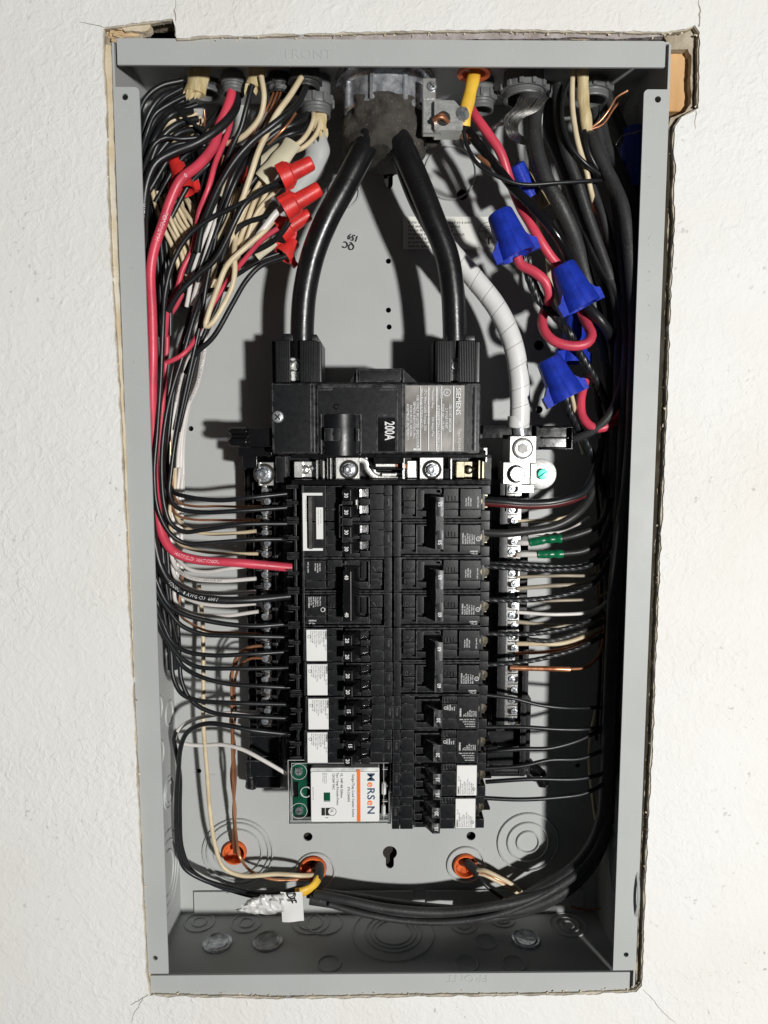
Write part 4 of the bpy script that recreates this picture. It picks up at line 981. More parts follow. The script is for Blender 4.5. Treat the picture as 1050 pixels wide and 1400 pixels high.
m = PB(); m.b(574, 622, 606, 659, 36, 54, .0004, 54); t1 = obj('terminal_plate', m, M['alum'], bus, smooth=25); hexbolt(bus, 590.5, 642, 54, .0042, .0068, 'zinc')
# curved bus strap
m = MB(); pts = spline([W(492, 628, 50), W(500, 632, 50), W(503, 642, 50), W(513, 652, 50), W(532, 655, 50), W(552, 655, 50)], .001)
m.tube(pts, .0022, 8, flat=.45); pts = spline([W(498, 624, 48), W(510, 638, 48), W(513, 646, 48), W(530, 648, 48), W(553, 648, 48)], .001); m.tube(pts, .0012, 8, flat=.6)
p2 = PB(); p2.b(512, 634, 541, 641, 40, 50, .0004); p2.b(522, 647, 542, 651, 40, 52, .0004); m.add(p2.v, p2.f); obj('bus_strap', m, M['tin'], bus)
m = PB(); m.b(541, 634, 556, 641, 40, 50.4, .0004); m.b(505, 652.5, 556, 654, 40, 49, .0003); obj('bus_strap', m, M['brown_copper'], bus)
m = PB(); m.b(511, 622, 514, 642, 40, 60, .0004); m.b(511, 640, 552, 642.5, 40, 60, .0004); m.b(511, 620, 553, 634, 40, 58, .0005); obj('barrier', m, M['black_gloss'], bus)
# spring clips
for (u0, u1) in ((402, 444), (624, 662)):
    m = PB(); m.b(u0, 631, u0 + 11, 653, 36, 50, .0003, 50); m.b(u0 + 30, 629, u0 + 32.5, 656, 36, 54, .0003, 54); m.b(u0 + 11, 631, u0 + 30, 653, 36, 45, .0004, 48); m.b(u1 - 3, 630, u1, 655, 36, 53, .0003, 53)
    m.lathe([(.0035, 0), (.0035, .003), (.002, .0045), (.0001, .005)], W(u0 + 16, 642, 44), NB, 14); m.lathe([(.0022, 0), (.0022, .003), (.001, .004), (.0001, .004)], W(u0 + 26, 640, 44), NB, 12)
    obj('spring_clip', m, M['tin'] if u0 < 500 else M['brass'], bus, smooth=30)
m = PB(); m.b(550, 626, 553.5, 655, 36, 58, .0003); m.b(557, 630, 571, 656, 36, 48, .0003, 48); m.b(616, 627, 618, 656, 36, 56, .0003); m.b(451, 626, 453.5, 655, 36, 58, .0003); m.b(447, 626, 448.5, 655, 36, 56, .0003); m.b(661, 612, 666, 616, 36, 60, .0004); m.b(664, 612, 666, 632, 36, 60, .0003)
tag(obj('terminal_fins', m, M['tin'], bus, smooth=25), kind='stuff')
m = PB(); m.b(398, 621, 672, 626, 30, 60, .0004); m.b(398, 656, 672, 664, 30, 62, .0005); m.b(608, 640, 616, 656, 36, 54, .0004); obj('cross_rail', m, M['black_gloss'], bus, smooth=25)

# ================================================================ neutral bars
def screw_mesh():
    m = MB(); m.lathe([(.0028, -.001), (.0028, .0008), (.0024, .0015), (.0010, .0016), (.0001, .0016)], (0, 0, 0), NB, 14)
    q = .0019
    for k in (1, -1): m.tube([Vector((-q * .7, -.0016, -q * .7 * k)), Vector((q * .7, -.0016, q * .7 * k))], .00032, 5)
    return m
SM = None
def bar(uc, v0, v1, n, h, label, stagger):
    global SM
    t = thing('neutral_bar', label, 'terminal bar', W(uc, (v0 + v1) / 2, 18))
    m = PB(); m.b(uc - 6.2, v0, uc + 6.2, v1, 24, h, .0005, h); br = obj('bar', m, M['bar_metal'], t, smooth=25)
    g = PB()
    for i in range(n):
        v = v0 + 8 + (v1 - v0 - 14) * i / (n - 1); sg = 1 if i % 2 else -1
        O = W(uc + stagger * sg, v, h)
        if SM is None:
            s = obj('screw', screw_mesh(), M['zinc'], None); SM = s.data; s.parent = t; s.location = O - wloc(t)
        else:
            s = bpy.data.objects.new('screw', SM); col.objects.link(s); s.parent = t; s.location = O - wloc(t)
        s.rotation_euler = (0, (i * 1.3) % 3.1, 0)
        q = W(uc - stagger * sg * 2.0, v + 1.5, h); g.lathe([(.0021, 0), (.0021, .00012)], q, NB, 12)
        g.b(uc - 7, v + 6.3, uc + 7, v + 7.6, h - 2, h + .15, 0, h); g.b(*((uc + 3.5, v - 3, uc + 7.3, v + 3) if sg < 0 else (uc - 7.3, v - 3, uc - 3.5, v + 3)), h - 2, h + .12, 0, h)
    tag(obj('wire_holes', g, M['cavity'], br, smooth=0), kind='stuff')
    return t
nl = bar(364, 663, 992, 23, 44, 'silver neutral terminal bar full of screws left of the breaker columns', 1.6)
nr = bar(701, 660, 992, 23, 44, 'silver neutral terminal bar full of screws right of the breaker columns', 1.6)
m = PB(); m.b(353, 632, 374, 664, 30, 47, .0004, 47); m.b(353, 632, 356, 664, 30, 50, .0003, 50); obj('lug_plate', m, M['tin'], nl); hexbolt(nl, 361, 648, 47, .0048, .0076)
m = PB(); m.b(697, 596, 733, 633, 30, 60, .0006); lg = obj('lug', m, M['alum'], nr, smooth=25)
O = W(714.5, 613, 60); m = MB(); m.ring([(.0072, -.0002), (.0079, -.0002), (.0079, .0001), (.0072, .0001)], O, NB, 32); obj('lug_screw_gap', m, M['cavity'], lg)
m = MB(); m.ring([(.0042, -.004), (.0071, -.004), (.0071, .0006), (.0066, .0009), (.0046, .0009), (.0042, .0003)], O, NB, 32); obj('lug_screw', m, M['tin'], lg)
m = MB(); m.lathe([(.0041, .0002), (.0041, .0003), (.0001, .0003)], O, NB, 6); obj('hex_socket', m, M['sticker_grey'], lg, smooth=0)
m = PB(); m.b(688, 632, 724, 662, 30, 54, .0005); lg2 = obj('lug', m, M['alum'], nr, smooth=25)
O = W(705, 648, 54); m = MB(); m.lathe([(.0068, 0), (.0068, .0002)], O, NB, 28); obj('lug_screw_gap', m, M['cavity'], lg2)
m = MB(); m.lathe([(.0058, 0), (.0058, .0024), (.0050, .0030), (.0036, .0030), (.0033, .0022), (.0020, .0022), (.0018, .003), (.0001, .003)], O + Vector((.0008, 0, 0)), NB, 28); obj('lug_screw', m, M['zinc'], lg2)
m = PB(); m.b(726, 634, 733, 661, 24, 46, .0004, 46); m.b(712, 663, 730, 674, 24, 40, .0005, 40); m.b(690, 655, 693, 700, 24, 44, .0004, 44); obj('strap_fold', m, M['tin'], nr, smooth=25)
O = W(740, 648, 34); m = MB(); m.lathe([(.0118, -.0012), (.0118, 0), (.0112, .0003), (.0001, .0003)], O, NB, 40); sp_ = PB(); sp_.b(714, 630, 740, 668, 28, 33.9, .0005, 34); m.add(sp_.v, sp_.f); obj('bonding_strap', m, M['alum'], nr, smooth=30)
O = W(741, 648, 34.4); m = MB(); m.lathe([(.0043, 0), (.0043, .0022), (.0036, .0030), (.0001, .0031)], O, NB, 20); gs = obj('bonding_screw', m, M['green_screw'], nr)
m = MB(); m.tube([O + Vector((-.0026, -.0031, -.0020)), O + Vector((.0026, -.0031, .0020))], .0005, 6); obj('slot', m, M['dark_metal'], gs)
# ================================================================ connectors on the top wall
def hub(label, u, v0, v1, h, r, lugs=8, mat_='grey_plastic', cat='conduit connector', up=True, lughf=.42, group=None):
    """threaded connector hanging from the top wall: locknut with lugs over a threaded neck; v0 top, v1 lower rim, h of its axis"""
    hr = h + r * 1000
    z1, z0 = min(W(u, v0, hr).z, HZ - .0004), W(u, v1, hr).z
    a = W(u, (v0 + v1) / 2, h); x, y = W(u, v1, hr).x, BACK - h * .001
    t = thing('conduit_connector', label, cat, (x, y, z0), group)
    O = Vector((x, y, z0)); L = z1 - z0; nl = L * lughf
    m = MB(); m.ring([(r * .72, 0), (r * .84, 0), (r * .86, L * .12), (r * .82, L * .2), (r * .87, L * .3), (r * .82, L * .38), (r * .86, L * .48), (r * .86, HZ - .0006 - z0), (r * .70, HZ - .0006 - z0)], O, UP, 40)
    obj('threaded_neck', m, M[mat_], t, smooth=35)
    m = MB(); m.ring([(r * .86, L * .50), (r * .97, L * .50), (r * 1.0, L * .56), (r * 1.0, L * .94), (r * .96, L), (r * .86, L)], O, UP, 48)
    ln = obj('locknut', m, M[mat_], t, smooth=35)
    for k in range(lugs):
        a = 2 * math.pi * k / lugs + .25; d = Vector((math.cos(a), math.sin(a), 0)); s = Vector((-math.sin(a), math.cos(a), 0))
        g = MB(); Mx = Matrix(((d.x, s.x, 0, O.x), (d.y, s.y, 0, O.y), (0, 0, 1, O.z), (0, 0, 0, 1)))
        g.box((r * .95, -r * .10, L * .52), (r * 1.10, r * .10, L * .98), r * .03, Mx); obj('locknut_lug', g, M[mat_], ln, smooth=30)
    return t
CG = 'connectors along the top of the box'
hub('grey plastic connector behind the leftmost cream cable jacket', 274, 103, 118, 34, .0135, 8, 'grey_plastic', group=CG)
hub('black threaded connector with the thick red and black wires coming out', 316, 96, 122, 50, .0088, 0, 'grey_plastic', group=CG)
hub('dark connector with bare copper wires, next to the second cream jacket', 379, 99, 122, 48, .0090, 6, 'black_plastic_b', group=CG)
hub('black rubbery connector with one cream and one black wire coming out', 415, 97, 113, 56, .0120, 0, 'black_jacket', group=CG)
hub('grey ribbed connector, leftmost one with a visible lugged locknut, left of the big hub', 431, 123, 150, 44, .0118, 10, 'grey_plastic', group=CG)
hub('small grey lugged connector right of the yellow jacketed cable', 660, 118, 143, 42, .0108, 10, 'grey_plastic', group=CG)
hub('large grey lugged connector with silver stranded neutral wires below', 722, 104, 122, 52, .0165, 12, 'grey_plastic', group=CG)
hub('grey connector between the yellow-cream jacket and the right wall', 815, 106, 126, 40, .0150, 10, 'grey_plastic', group=CG)
hub('dark connector squeezed between the stranded neutral and the cream jacket', 746, 112, 140, 34, .0080, 6, 'zinc_cast', group=CG)
# big service hub
hr = 74; rB = .0285; p_ = W(527, 136, hr); x, y = p_.x, BACK - .0455
mh = thing('service_hub', 'big shiny zinc service entrance hub with lugs at the top centre', 'conduit hub', (x, y, p_.z)); O = Vector((x, y, p_.z)); L = HZ - .0005 - p_.z
m = MB(); m.ring([(rB * .90, -.001), (rB * .99, -.0006), (rB * 1.02, .001), (rB * 1.0, .0026), (rB * 1.0, .0175), (rB * 1.05, .019), (rB * 1.05, .0215), (rB * .90, .0215)], O, UP, 72); hb = obj('bushing', m, M['zinc_cast'], mh, smooth=30)
for k in range(8):
    a = 2 * math.pi * k / 8 - 1.88; d = Vector((math.cos(a), math.sin(a), 0)); s = Vector((-math.sin(a), math.cos(a), 0))
    g = MB(); Mx = Matrix(((d.x, s.x, 0, O.x), (d.y, s.y, 0, O.y), (0, 0, 1, O.z), (0, 0, 0, 1))); g.box((rB * .96, -.0018, .0005), (rB * 1.09, .0018, .0185), .0008, Mx); obj('bushing_lug', g, M['zinc_cast'], hb, smooth=30)
m = MB(); m.ring([(rB * .9, .0215), (rB * 1.18, .0215), (rB * 1.20, .0225), (rB * 1.20, L - .001), (rB * .9, L - .001)], O, UP, 72, rf=lambda a, t: 1 + .03 * (math.cos(a * 8) > .3)); obj('locknut', m, M['zinc_cast'], mh, smooth=30)
# duct seal lump
sl = MB(); n, k_ = 72, 34; vs = []; fs = []; z1, z0 = W(520, 137, 66).z + .002, W(520, 205, 66).z
for i in range(k_ + 1):
    t = i / k_; z = z1 + (z0 - z1) * t
    for j in range(n):
        a = 2 * math.pi * j / n; c, s = math.cos(a), math.sin(a)
        rx = .0288 + .0020 * math.sin(t * 3.1) - .0030 * t ** 2; ry = .0305 - .0005 * t
        P = Vector((c * 2.2, s * 2.2, t * 2.4)); f = 1 + .15 * noise.noise(P * 1.3) + .05 * noise.noise(P * 3.0) + .012 * noise.noise(P * 8)
        f -= .20 * math.exp(-((c - .16) ** 2) / .012) * (s < 0) * t ** 1.5
        if i == k_: f *= .55
        zz = z + (.0022 * noise.noise(Vector((c * 2, s * 2, 5))) - .0042 * abs(c) * (s < .3) * (1 if t > .5 else 0) * (t - .5)) 
        vs.append((x - .0005 + rx * f * c, y + .001 + ry * f * s, zz))
for i in range(k_):
    for j in range(n): fs.append((i * n + j, i * n + (j + 1) % n, (i + 1) * n + (j + 1) % n, (i + 1) * n + j))
fs.append(tuple(k_ * n + j for j in range(n))); sl.add(vs, fs)
sl.tube(spline([W(566, 185, 52), W(580, 190, 50), W(594, 200, 46), (W(602, 215, 42))], .001), [.0045] * 3 + [.0052] * 60, 16) if False else None
ds = obj('duct_seal', sl, M['duct_seal'], None, smooth=80, origin=(x, y, z0)); tag(ds, 'lump of dark brown duct seal putty packed under the big zinc hub', 'putty')
tl = spline([W(560, 180, 50), W(576, 188, 48), W(590, 192, 46), W(602, 182, 46)], .0015); m = MB(); m.tube(tl, [.0042 + .0009 * math.sin(i * .7) for i in range(len(tl))], 14); obj('putty_tail', m, M['duct_seal'], ds)
# ground lug on the hub
gl = thing('ground_lug', 'silver grounding lug with a slotted screw clamped on the right of the big hub', 'lug', W(600, 150, 76))
m = PB(); m.b(577.5, 106, 596, 136, 72, 75.5, .0006); m.b(577.5, 134, 604, 183, 70, 75.5, .0008); obj('strap', m, M['tin'], gl, smooth=25)
m = PB()
zA, zB = W(590, 137, 80).z, W(590, 178, 80).z; xA, xB = W(594, 150, 80).x, W(633, 150, 80).x
m = MB(); m.prism([[(xA, zB + .001), (xA + .001, zB), (xB - .001, zB), (xB, zB + .001), (xB, zA - .006), (xB - .006, zA), (xA + .001, zA), (xA, zA - .001)]], .064, .080, (Vector((0, BACK, 0)), Vector((1, 0, 0)), UP, NB)); lb_ = obj('clamp_block', m, M['tin'], gl, smooth=20)
m = MB(); m.lathe([(.0048, 0), (.0048, .0001)], W(606, 162, 80.1), NB, 22); obj('wire_hole', m, M['cavity'], lb_, smooth=0)
m = MB(); m.lathe([(.0046, -.001), (.0046, .002), (.0049, .0022), (.0046, .0026), (.0049, .003), (.0044, .0036), (.0040, .0048), (.0001, .005)], W(629, 158, 77), (.62, -.78, 0), 20); obj('clamp_screw', m, M['zinc'], lb_)
pan_screw(gl, 590.5, 118, 75.6, .0034)
m = MB(); m.tube(spline([W(592, 165, 81), W(603, 160, 82.5), W(613, 167, 79), W(628, 176, 66), W(640, 190, 55)], .001), .0016, 10); m.tube(spline([W(594, 161, 81), W(604, 157, 82), W(614, 169, 78), W(626, 182, 66), W(642, 196, 52)], .001), .0013, 8)
o = obj('wire', m, M['brown_copper'], None, origin=W(600, 160, 80)); tag(o, 'bare copper grounding wire clamped in the silver lug beside the big hub', 'wire')

# ================================================================ wires
def wire(label, px, r, mat_, name='wire', cat='wire', group=None, seg=12, twist=None, flat=None, stuffing=None, step=.0028, ret=False):
    P = [W(*p) for p in px]; pts = spline(P, step if not twist else .0009)
    m = MB(); rr = r * .001
    rl = [rr] * len(pts)
    m.tube(pts, rl, 24 if twist else seg, twist=twist, flat=flat)
    o = obj(name, m, M[mat_], None, smooth=70, origin=P[0]); tag(o, label, cat, group)
    return (o, pts) if ret else o
BW, RW, CW, WW, CU, BC, JK = 'black_wire', 'red_wire', 'cream_wire', 'white_wire', 'copper', 'brown_copper', 'black_jacket'
def print_on(o, pts, r, items, mat_, res=1):
    m = MB()
    for t, s0, size, flip in items: tube_text(m, t, pts, r * .001, s0, size * .001, res, flip=flip)
    p = obj('wire_printing', m, M[mat_], o, smooth=0)
# --- service cables
SG = 'thick service entrance cables'
o, pts = wire('left thick black service cable curving down from the putty to the left lug', [(516, 160, 50), (507, 182, 60), (496, 207, 66), (474, 250, 68), (448, 298, 68), (429, 345, 66), (417, 398, 64), (413.5, 440, 62), (413, 490, 60)], 8.5, 'black_cable', 'service_cable', 'cable', SG, 28, ret=True, step=.002)
o, pts = wire('right thick black service cable running from the putty to the right lug', [(532, 160, 50), (542, 182, 60), (553, 207, 66), (572, 250, 68), (592, 300, 68), (611, 350, 66), (619, 400, 64), (621, 440, 62), (622, 490, 60)], 8.5, 'black_cable', 'service_cable', 'cable', SG, 28, ret=True, step=.002)
nt_ = thing('service_cable', 'thick neutral cable wrapped in white tape, curving into the big aluminium lug', 'cable', W(708, 585, 48), SG)
P = [W(*p) for p in ((538, 180, 48), (552, 225, 46), (574, 280, 44), (606, 332, 43), (646, 378, 46), (680, 422, 50), (700, 466, 52), (709, 512, 53), (711, 550, 52), (710, 584, 50))]
pts = spline(P, .0015)
cum = [0]
for i in range(1, len(pts)): cum.append(cum[-1] + (pts[i] - pts[i - 1]).length)
i0 = min(range(len(pts)), key=lambda i: abs(cum[i] - .078))
m = MB(); m.tube(pts[:i0 + 2], .0068, 24); obj('sheath', m, M['black_cable'], nt_, smooth=70)
tp = pts[i0:]
m = MB(); m.tube(tp, .0074, 40, twist=None); tpo = obj('white_tape', m, M['white_tape'], nt_, smooth=70)
# spiral edge of the tape
def helix(pts, r, pitch, ph=0, wob=.0008):
    out = []; s = 0; X = Vector((0, -1, 0)); T0 = (pts[1] - pts[0]).normalized(); X = (X - T0 * X.dot(T0)).normalized()
    for i in range(len(pts) - 1):
        T = (pts[i + 1] - pts[i]).normalized(); X = (X - T * X.dot(T)).normalized(); Y = T.cross(X); L = (pts[i + 1] - pts[i]).length
        for k in range(4):
            a = (s + L * k / 4) / pitch * 2 * math.pi + ph; out.append(pts[i].lerp(pts[i + 1], k / 4) + (X * math.cos(a) + Y * math.sin(a)) * r + T * (wob * math.sin(a * .37)))
        s += L
    return out
m = MB(); m.tube(helix(tp, .00738, .0145), .00024, 5); obj('tape_edge', m, M['grey_tape'], tpo, smooth=0)
m = MB(); m.tube(helix(tp, .00740, .0145, 1.1), .00016, 5); obj('tape_edge', m, M['white_tape'], tpo, smooth=0)
e0 = tp[-1]; m = MB(); m.tube([W(710, 580, 50), W(711, 590, 50), W(712, 600, 50)], .0058, 20, twist=(12, .08, 60)); obj('strands', m, M['zinc'], nt_)
m = PB(); a = W(698, 578, 58); 
m = MB(); m.lathe([(.0076, 0), (.0079, .002), (.0077, .008)], W(708, 584, 50), (0, 0, 1), 28); obj('tape_collar', m, M['white_tape'], tpo)

# --- left: black wires into the left column
GL = 'black branch wires feeding the left breaker column'
def L(label, px, r=1.72, mat_=BW, **k): return wire(label, px, r, mat_, group=GL if mat_ == BW else None, **k)
L('uppermost black wire entering the left column, slot nearest the main breaker', [(262, 418, 46), (250, 470, 44), (240, 520, 42), (232, 580, 40), (229, 640, 42), (236, 671, 46), (256, 679, 52), (300, 684, 56), (345, 680, 57), (392, 675, 50)])
L('second black wire from the top entering the left column', [(300, 300, 62), (290, 350, 62), (281, 395, 62), (276, 430, 60), (263, 490, 58), (250, 550, 56), (240, 600, 54), (234, 645, 54), (232, 675, 55), (241, 693, 56), (270, 700, 57), (325, 698.5, 58), (392, 694, 50)])
L('third black wire from the top entering the left column', [(319, 395, 56), (280, 400, 56), (268, 425, 60), (252, 480, 62), (236, 530, 62), (226, 575, 62), (221, 631, 62), (225, 692, 61), (234, 716, 60), (251, 727, 60), (280, 724, 60), (332, 717, 60), (392, 716, 50)])
L('fourth black wire from the top entering the left column, just above the red one', [(388, 249, 82), (363, 257, 80), (340, 273, 78), (312, 287, 76), (284, 301, 74), (257, 323, 72), (237, 357, 70), (226, 400, 68), (223, 443, 68), (220, 514, 66), (215, 590, 66), (211, 650, 66), (217, 700, 65), (234, 731, 64), (254, 743, 62), (290, 742, 61), (345, 738, 58), (392, 737, 50)])
o, pts = wire('thick red wire running down the left side into the double-pole 40 breaker', [(317, 112, 52), (316, 130, 55), (310, 150, 58), (300, 172, 60), (292, 200, 66), (271, 226, 74), (247, 246, 80), (234, 272, 80), (222, 307, 78), (211, 340, 76), (206, 372, 74), (208, 429, 72), (209, 486, 70), (208, 540, 66), (210, 600, 60), (212, 660, 58), (217, 712, 60), (226, 740, 62), (240, 756, 64), (267, 765, 65), (320, 769, 65), (366, 773, 60), (398, 776, 54)], 3.35, RW, seg=20, ret=True)
cum = [0]
for i in range(1, len(pts)): cum.append(cum[-1] + (pts[i] - pts[i - 1]).length)
def arc_at(pts, u, v, h):
    q = W(u, v, h); c = [0]
    for i in range(1, len(pts)): c.append(c[-1] + (pts[i] - pts[i - 1]).length)
    i = min(range(len(pts)), key=lambda i: (pts[i] - q).length); return c[i]
print_on(o, pts, 3.35, [('HATVINOL', arc_at(pts, 214, 330, 78), 4.0, True), ('0', arc_at(pts, 252, 240, 80), 3.6, True), ('HATFIELD  HATVINOL', arc_at(pts, 242, 757, 64), 3.4, False)], 'ink_pink', 2)
o, pts = wire('thick black printed wire entering the lower pole of the double-pole 40 breaker', [(319, 112, 48), (324, 140, 54), (315, 160, 62), (296, 178, 68), (268, 196, 72), (238, 208, 74), (214, 222, 76), (202, 246, 76), (196, 286, 74), (193, 350, 72), (194, 430, 68), (196, 520, 66), (200, 620, 66), (206, 700, 66), (212, 745, 66), (220, 775, 66), (235, 799, 66), (258, 813, 65), (297, 820, 65), (343, 820, 62), (396, 815, 52)], 2.95, BW, seg=18, group=GL, ret=True)
print_on(o, pts, 2.95, [('VINOL   8 AWG CU  600V', arc_at(pts, 232, 797, 66), 3.5, False), ('HATVINOL HATVINOL   8 AWG CU  600V  VW-1', arc_at(pts, 196, 280, 74), 3.2, False)], 'ink_white', 1)
L('black wire entering the upper slot of the first tandem 20 breaker', [(250, 110, 56), (219, 118, 60), (198, 136, 62), (188, 165, 62), (184, 215, 60), (187, 300, 58), (190, 430, 56), (195, 600, 56), (199, 700, 58), (207, 770, 60), (215, 797, 60), (230, 826, 60), (252, 840, 60), (290, 850, 58), (343, 856, 56), (394, 853, 48)], 1.9)
L('black wire entering the lower slot of the first tandem 20 breaker, below a copper wire', [(249, 121, 58), (224, 135, 62), (207, 153, 64), (196, 176, 62), (190, 220, 58), (190, 330, 54), (191, 450, 52), (198, 620, 52), (204, 740, 56), (213, 805, 58), (233, 838, 60), (248, 855, 60), (278, 867, 59), (312, 869, 58), (345, 870, 56), (394, 871, 48)])
L('black wire entering the upper slot of the second tandem 20 breaker', [(258, 129, 64), (232, 142, 68), (211, 157, 70), (201, 181, 70), (193, 208, 66), (188, 250, 60), (187, 340, 54), (190, 450, 48), (197, 640, 46), (204, 760, 50), (213, 828, 52), (223, 853, 54), (235, 877, 55), (253, 890, 56), (290, 896, 56), (343, 894, 55), (394, 891, 48)])
L('black wire entering the lower slot of the second tandem 20 breaker', [(272, 188, 66), (246, 190, 70), (226, 188, 72), (212, 196, 74), (202, 215, 72), (193, 246, 66), (190, 320, 50), (194, 470, 44), (200, 640, 42), (207, 780, 46), (217, 852, 50), (228, 874, 52), (244, 896, 54), (268, 911, 55), (321, 914, 55), (394, 913, 48)])
L('black wire entering the upper slot of the tandem 15/15 breaker', [(280, 199, 60), (258, 195, 64), (235, 200, 66), (218, 215, 64), (207, 240, 58), (200, 320, 44), (200, 480, 38), (204, 640, 38), (212, 780, 42), (222, 862, 46), (235, 885, 50), (249, 910, 52), (274, 925, 54), (312, 935, 54), (354, 938, 53), (396, 940, 48)])
L('black wire entering the lower slot of the tandem 15/15 breaker', [(236, 206, 58), (222, 226, 56), (212, 260, 50), (206, 340, 40), (206, 500, 34), (210, 660, 34), (219, 800, 38), (229, 866, 44), (234, 893, 48), (237, 926, 50), (248, 948, 52), (268, 957, 53), (321, 961, 54), (394, 963, 48)])
L('lowest of the black wires bundled down the left side, entering the tandem 15/20 breaker', [(228, 214, 54), (216, 250, 48), (212, 340, 36), (212, 500, 30), (217, 660, 30), (226, 790, 34), (236, 850, 40), (245, 893, 46), (248, 930, 50), (262, 958, 52), (290, 974, 53), (332, 979, 54), (394, 982, 48)])
o = wire('black wire looping from the bottom left corner up into the slot above the surge protector', [(423, 1206, 26), (401, 1216, 28), (358, 1222, 26), (312, 1213, 24), (279, 1203, 24), (253, 1187, 26), (244, 1163, 28), (241, 1108, 30), (244, 1054, 34), (247, 1022, 40), (254, 1004, 44), (266, 994, 48), (286, 989, 52), (312, 992, 54), (343, 998, 54), (396, 1004, 46)], 1.9, BW)
o = wire('second black wire hugging the lower left corner, just inside the looping one', [(425, 1212, 20), (398, 1222, 20), (358, 1227, 18), (318, 1218, 16), (286, 1206, 16), (262, 1190, 18), (249, 1160, 20), (246, 1110, 22), (246, 1060, 26), (240, 1024, 30), (238, 1010, 32), (241, 1000, 34)], 1.7, BW)
# --- left: neutrals and grounds into the bar
GN = 'neutral and ground wires into the left terminal bar'
def N(label, px, r=1.5, mat_=CW): return wire(label, px, r, mat_, group=GN)
N('uppermost bare copper wire into the left terminal bar', [(232, 560, 26), (234, 640, 26), (238, 676, 30), (245, 687, 36), (265, 692, 40), (300, 692, 42), (334, 693, 43), (358, 692, 44)], .95, CU)
N('second bare copper wire into the left terminal bar', [(236, 620, 24), (236, 690, 28), (242, 704, 34), (262, 710, 38), (300, 711, 42), (356, 711, 44)], .95, CU)
N('cream wire ending at the left bar between the second and third black wires', [(240, 640, 22), (240, 700, 28), (252, 720, 34), (278, 729, 38), (321, 729, 41), (350, 726, 44)], 1.45)
N('cream wire ending at the left bar right above the thick red wire', [(236, 640, 24), (234, 725, 30), (248, 745, 36), (278, 754, 40), (321, 757, 43), (353, 757, 44)], 1.35)
N('white wire dipping just under the thick red wire at the left', [(240, 640, 16), (237, 750, 26), (255, 776, 34), (280, 782, 38), (310, 778, 41), (350, 772, 43)], 1.5, WW)
o, pts = wire('white printed wire into the left bar midway between red and thick black wires', [(246, 640, 18), (236, 766, 28), (256, 788, 36), (300, 794, 40), (350, 791, 44)], 1.6, WW, group=GN, ret=True); print_on(o, pts, 1.6, [('E197342 (UL) TYPE NM-B 12 AWG SOLID 600V', arc_at(pts, 244, 780, 32), 1.9, False)], 'ink', 1)
N('white wire into the left bar directly above the thick black printed wire', [(250, 650, 14), (238, 785, 26), (262, 806, 36), (300, 811, 40), (350, 809, 44)], 1.55, WW)
N('white wire mostly hidden behind the thick black printed wire', [(244, 740, 14), (244, 808, 24), (268, 823, 32), (306, 828, 38), (350, 825, 43)], 1.5, WW)
N('white wire into the left bar below the thick black printed wire', [(248, 740, 18), (240, 822, 28), (262, 838, 36), (304, 842, 40), (353, 836, 44)], 1.5, WW)
N('copper wire crossing under the first tandem 20 wires to the left bar', [(250, 780, 18), (246, 838, 30), (262, 853, 42), (285, 863, 46), (321, 865, 45), (358, 867, 44)], 1.0, CU)
N('white wire from the left bar looping at the left and running to the surge protector', [(356, 974, 42), (321, 974, 40), (290, 978, 38), (270, 982, 36), (250, 992, 34), (241, 1004, 32), (244, 1014, 30), (257, 1018, 30), (278, 1019, 32), (302, 1018, 36), (330, 1024, 42), (363, 1041, 48), (392, 1058, 50)], 1.6, WW)
N('cream wire running straight down to the middle orange bushing', [(272, 800, 14), (277, 850, 22), (278, 900, 28), (278, 950, 30), (278, 990, 32), (283, 1054, 32), (287, 1108, 30), (294, 1155, 30), (306, 1186, 30), (330, 1197, 30), (380, 1195, 28), (412, 1197, 26), (432, 1196, 14)], 1.75)
G2 = 'bare copper wires dropping to the left orange bushing'
wire('front bare copper wire bending out of the left bar and down to the orange bushing', [(358, 883, 45), (346, 884, 45), (331, 890, 45), (321, 903, 44), (317, 930, 42), (317, 980, 40), (318, 1040, 36), (320, 1100, 28), (324, 1150, 18), (328, 1172, 14), (342, 1190, 20), (372, 1202, 22), (424, 1202, 18)], 1.15, CU, group=G2)
wire('rear bare copper wire bending out of the left bar and down to the orange bushing', [(358, 900, 45), (344, 900, 45), (331, 907, 44), (323, 922, 42), (320, 950, 38), (322, 975, 34), (318, 1010, 34), (322, 1060, 30), (319, 1110, 22), (322, 1150, 14), (322, 1166, 4)], 1.05, BC, group=G2)
wire('third bare copper wire twisted round the other two above the orange bushing', [(352, 886, 42), (336, 890, 42), (325, 904, 41), (315, 925, 39), (321, 955, 38), (315, 985, 38), (321, 1020, 36), (316, 1060, 30), (322, 1110, 24), (319, 1140, 16), (320, 1166, 2)], 1.0, BC, group=G2)
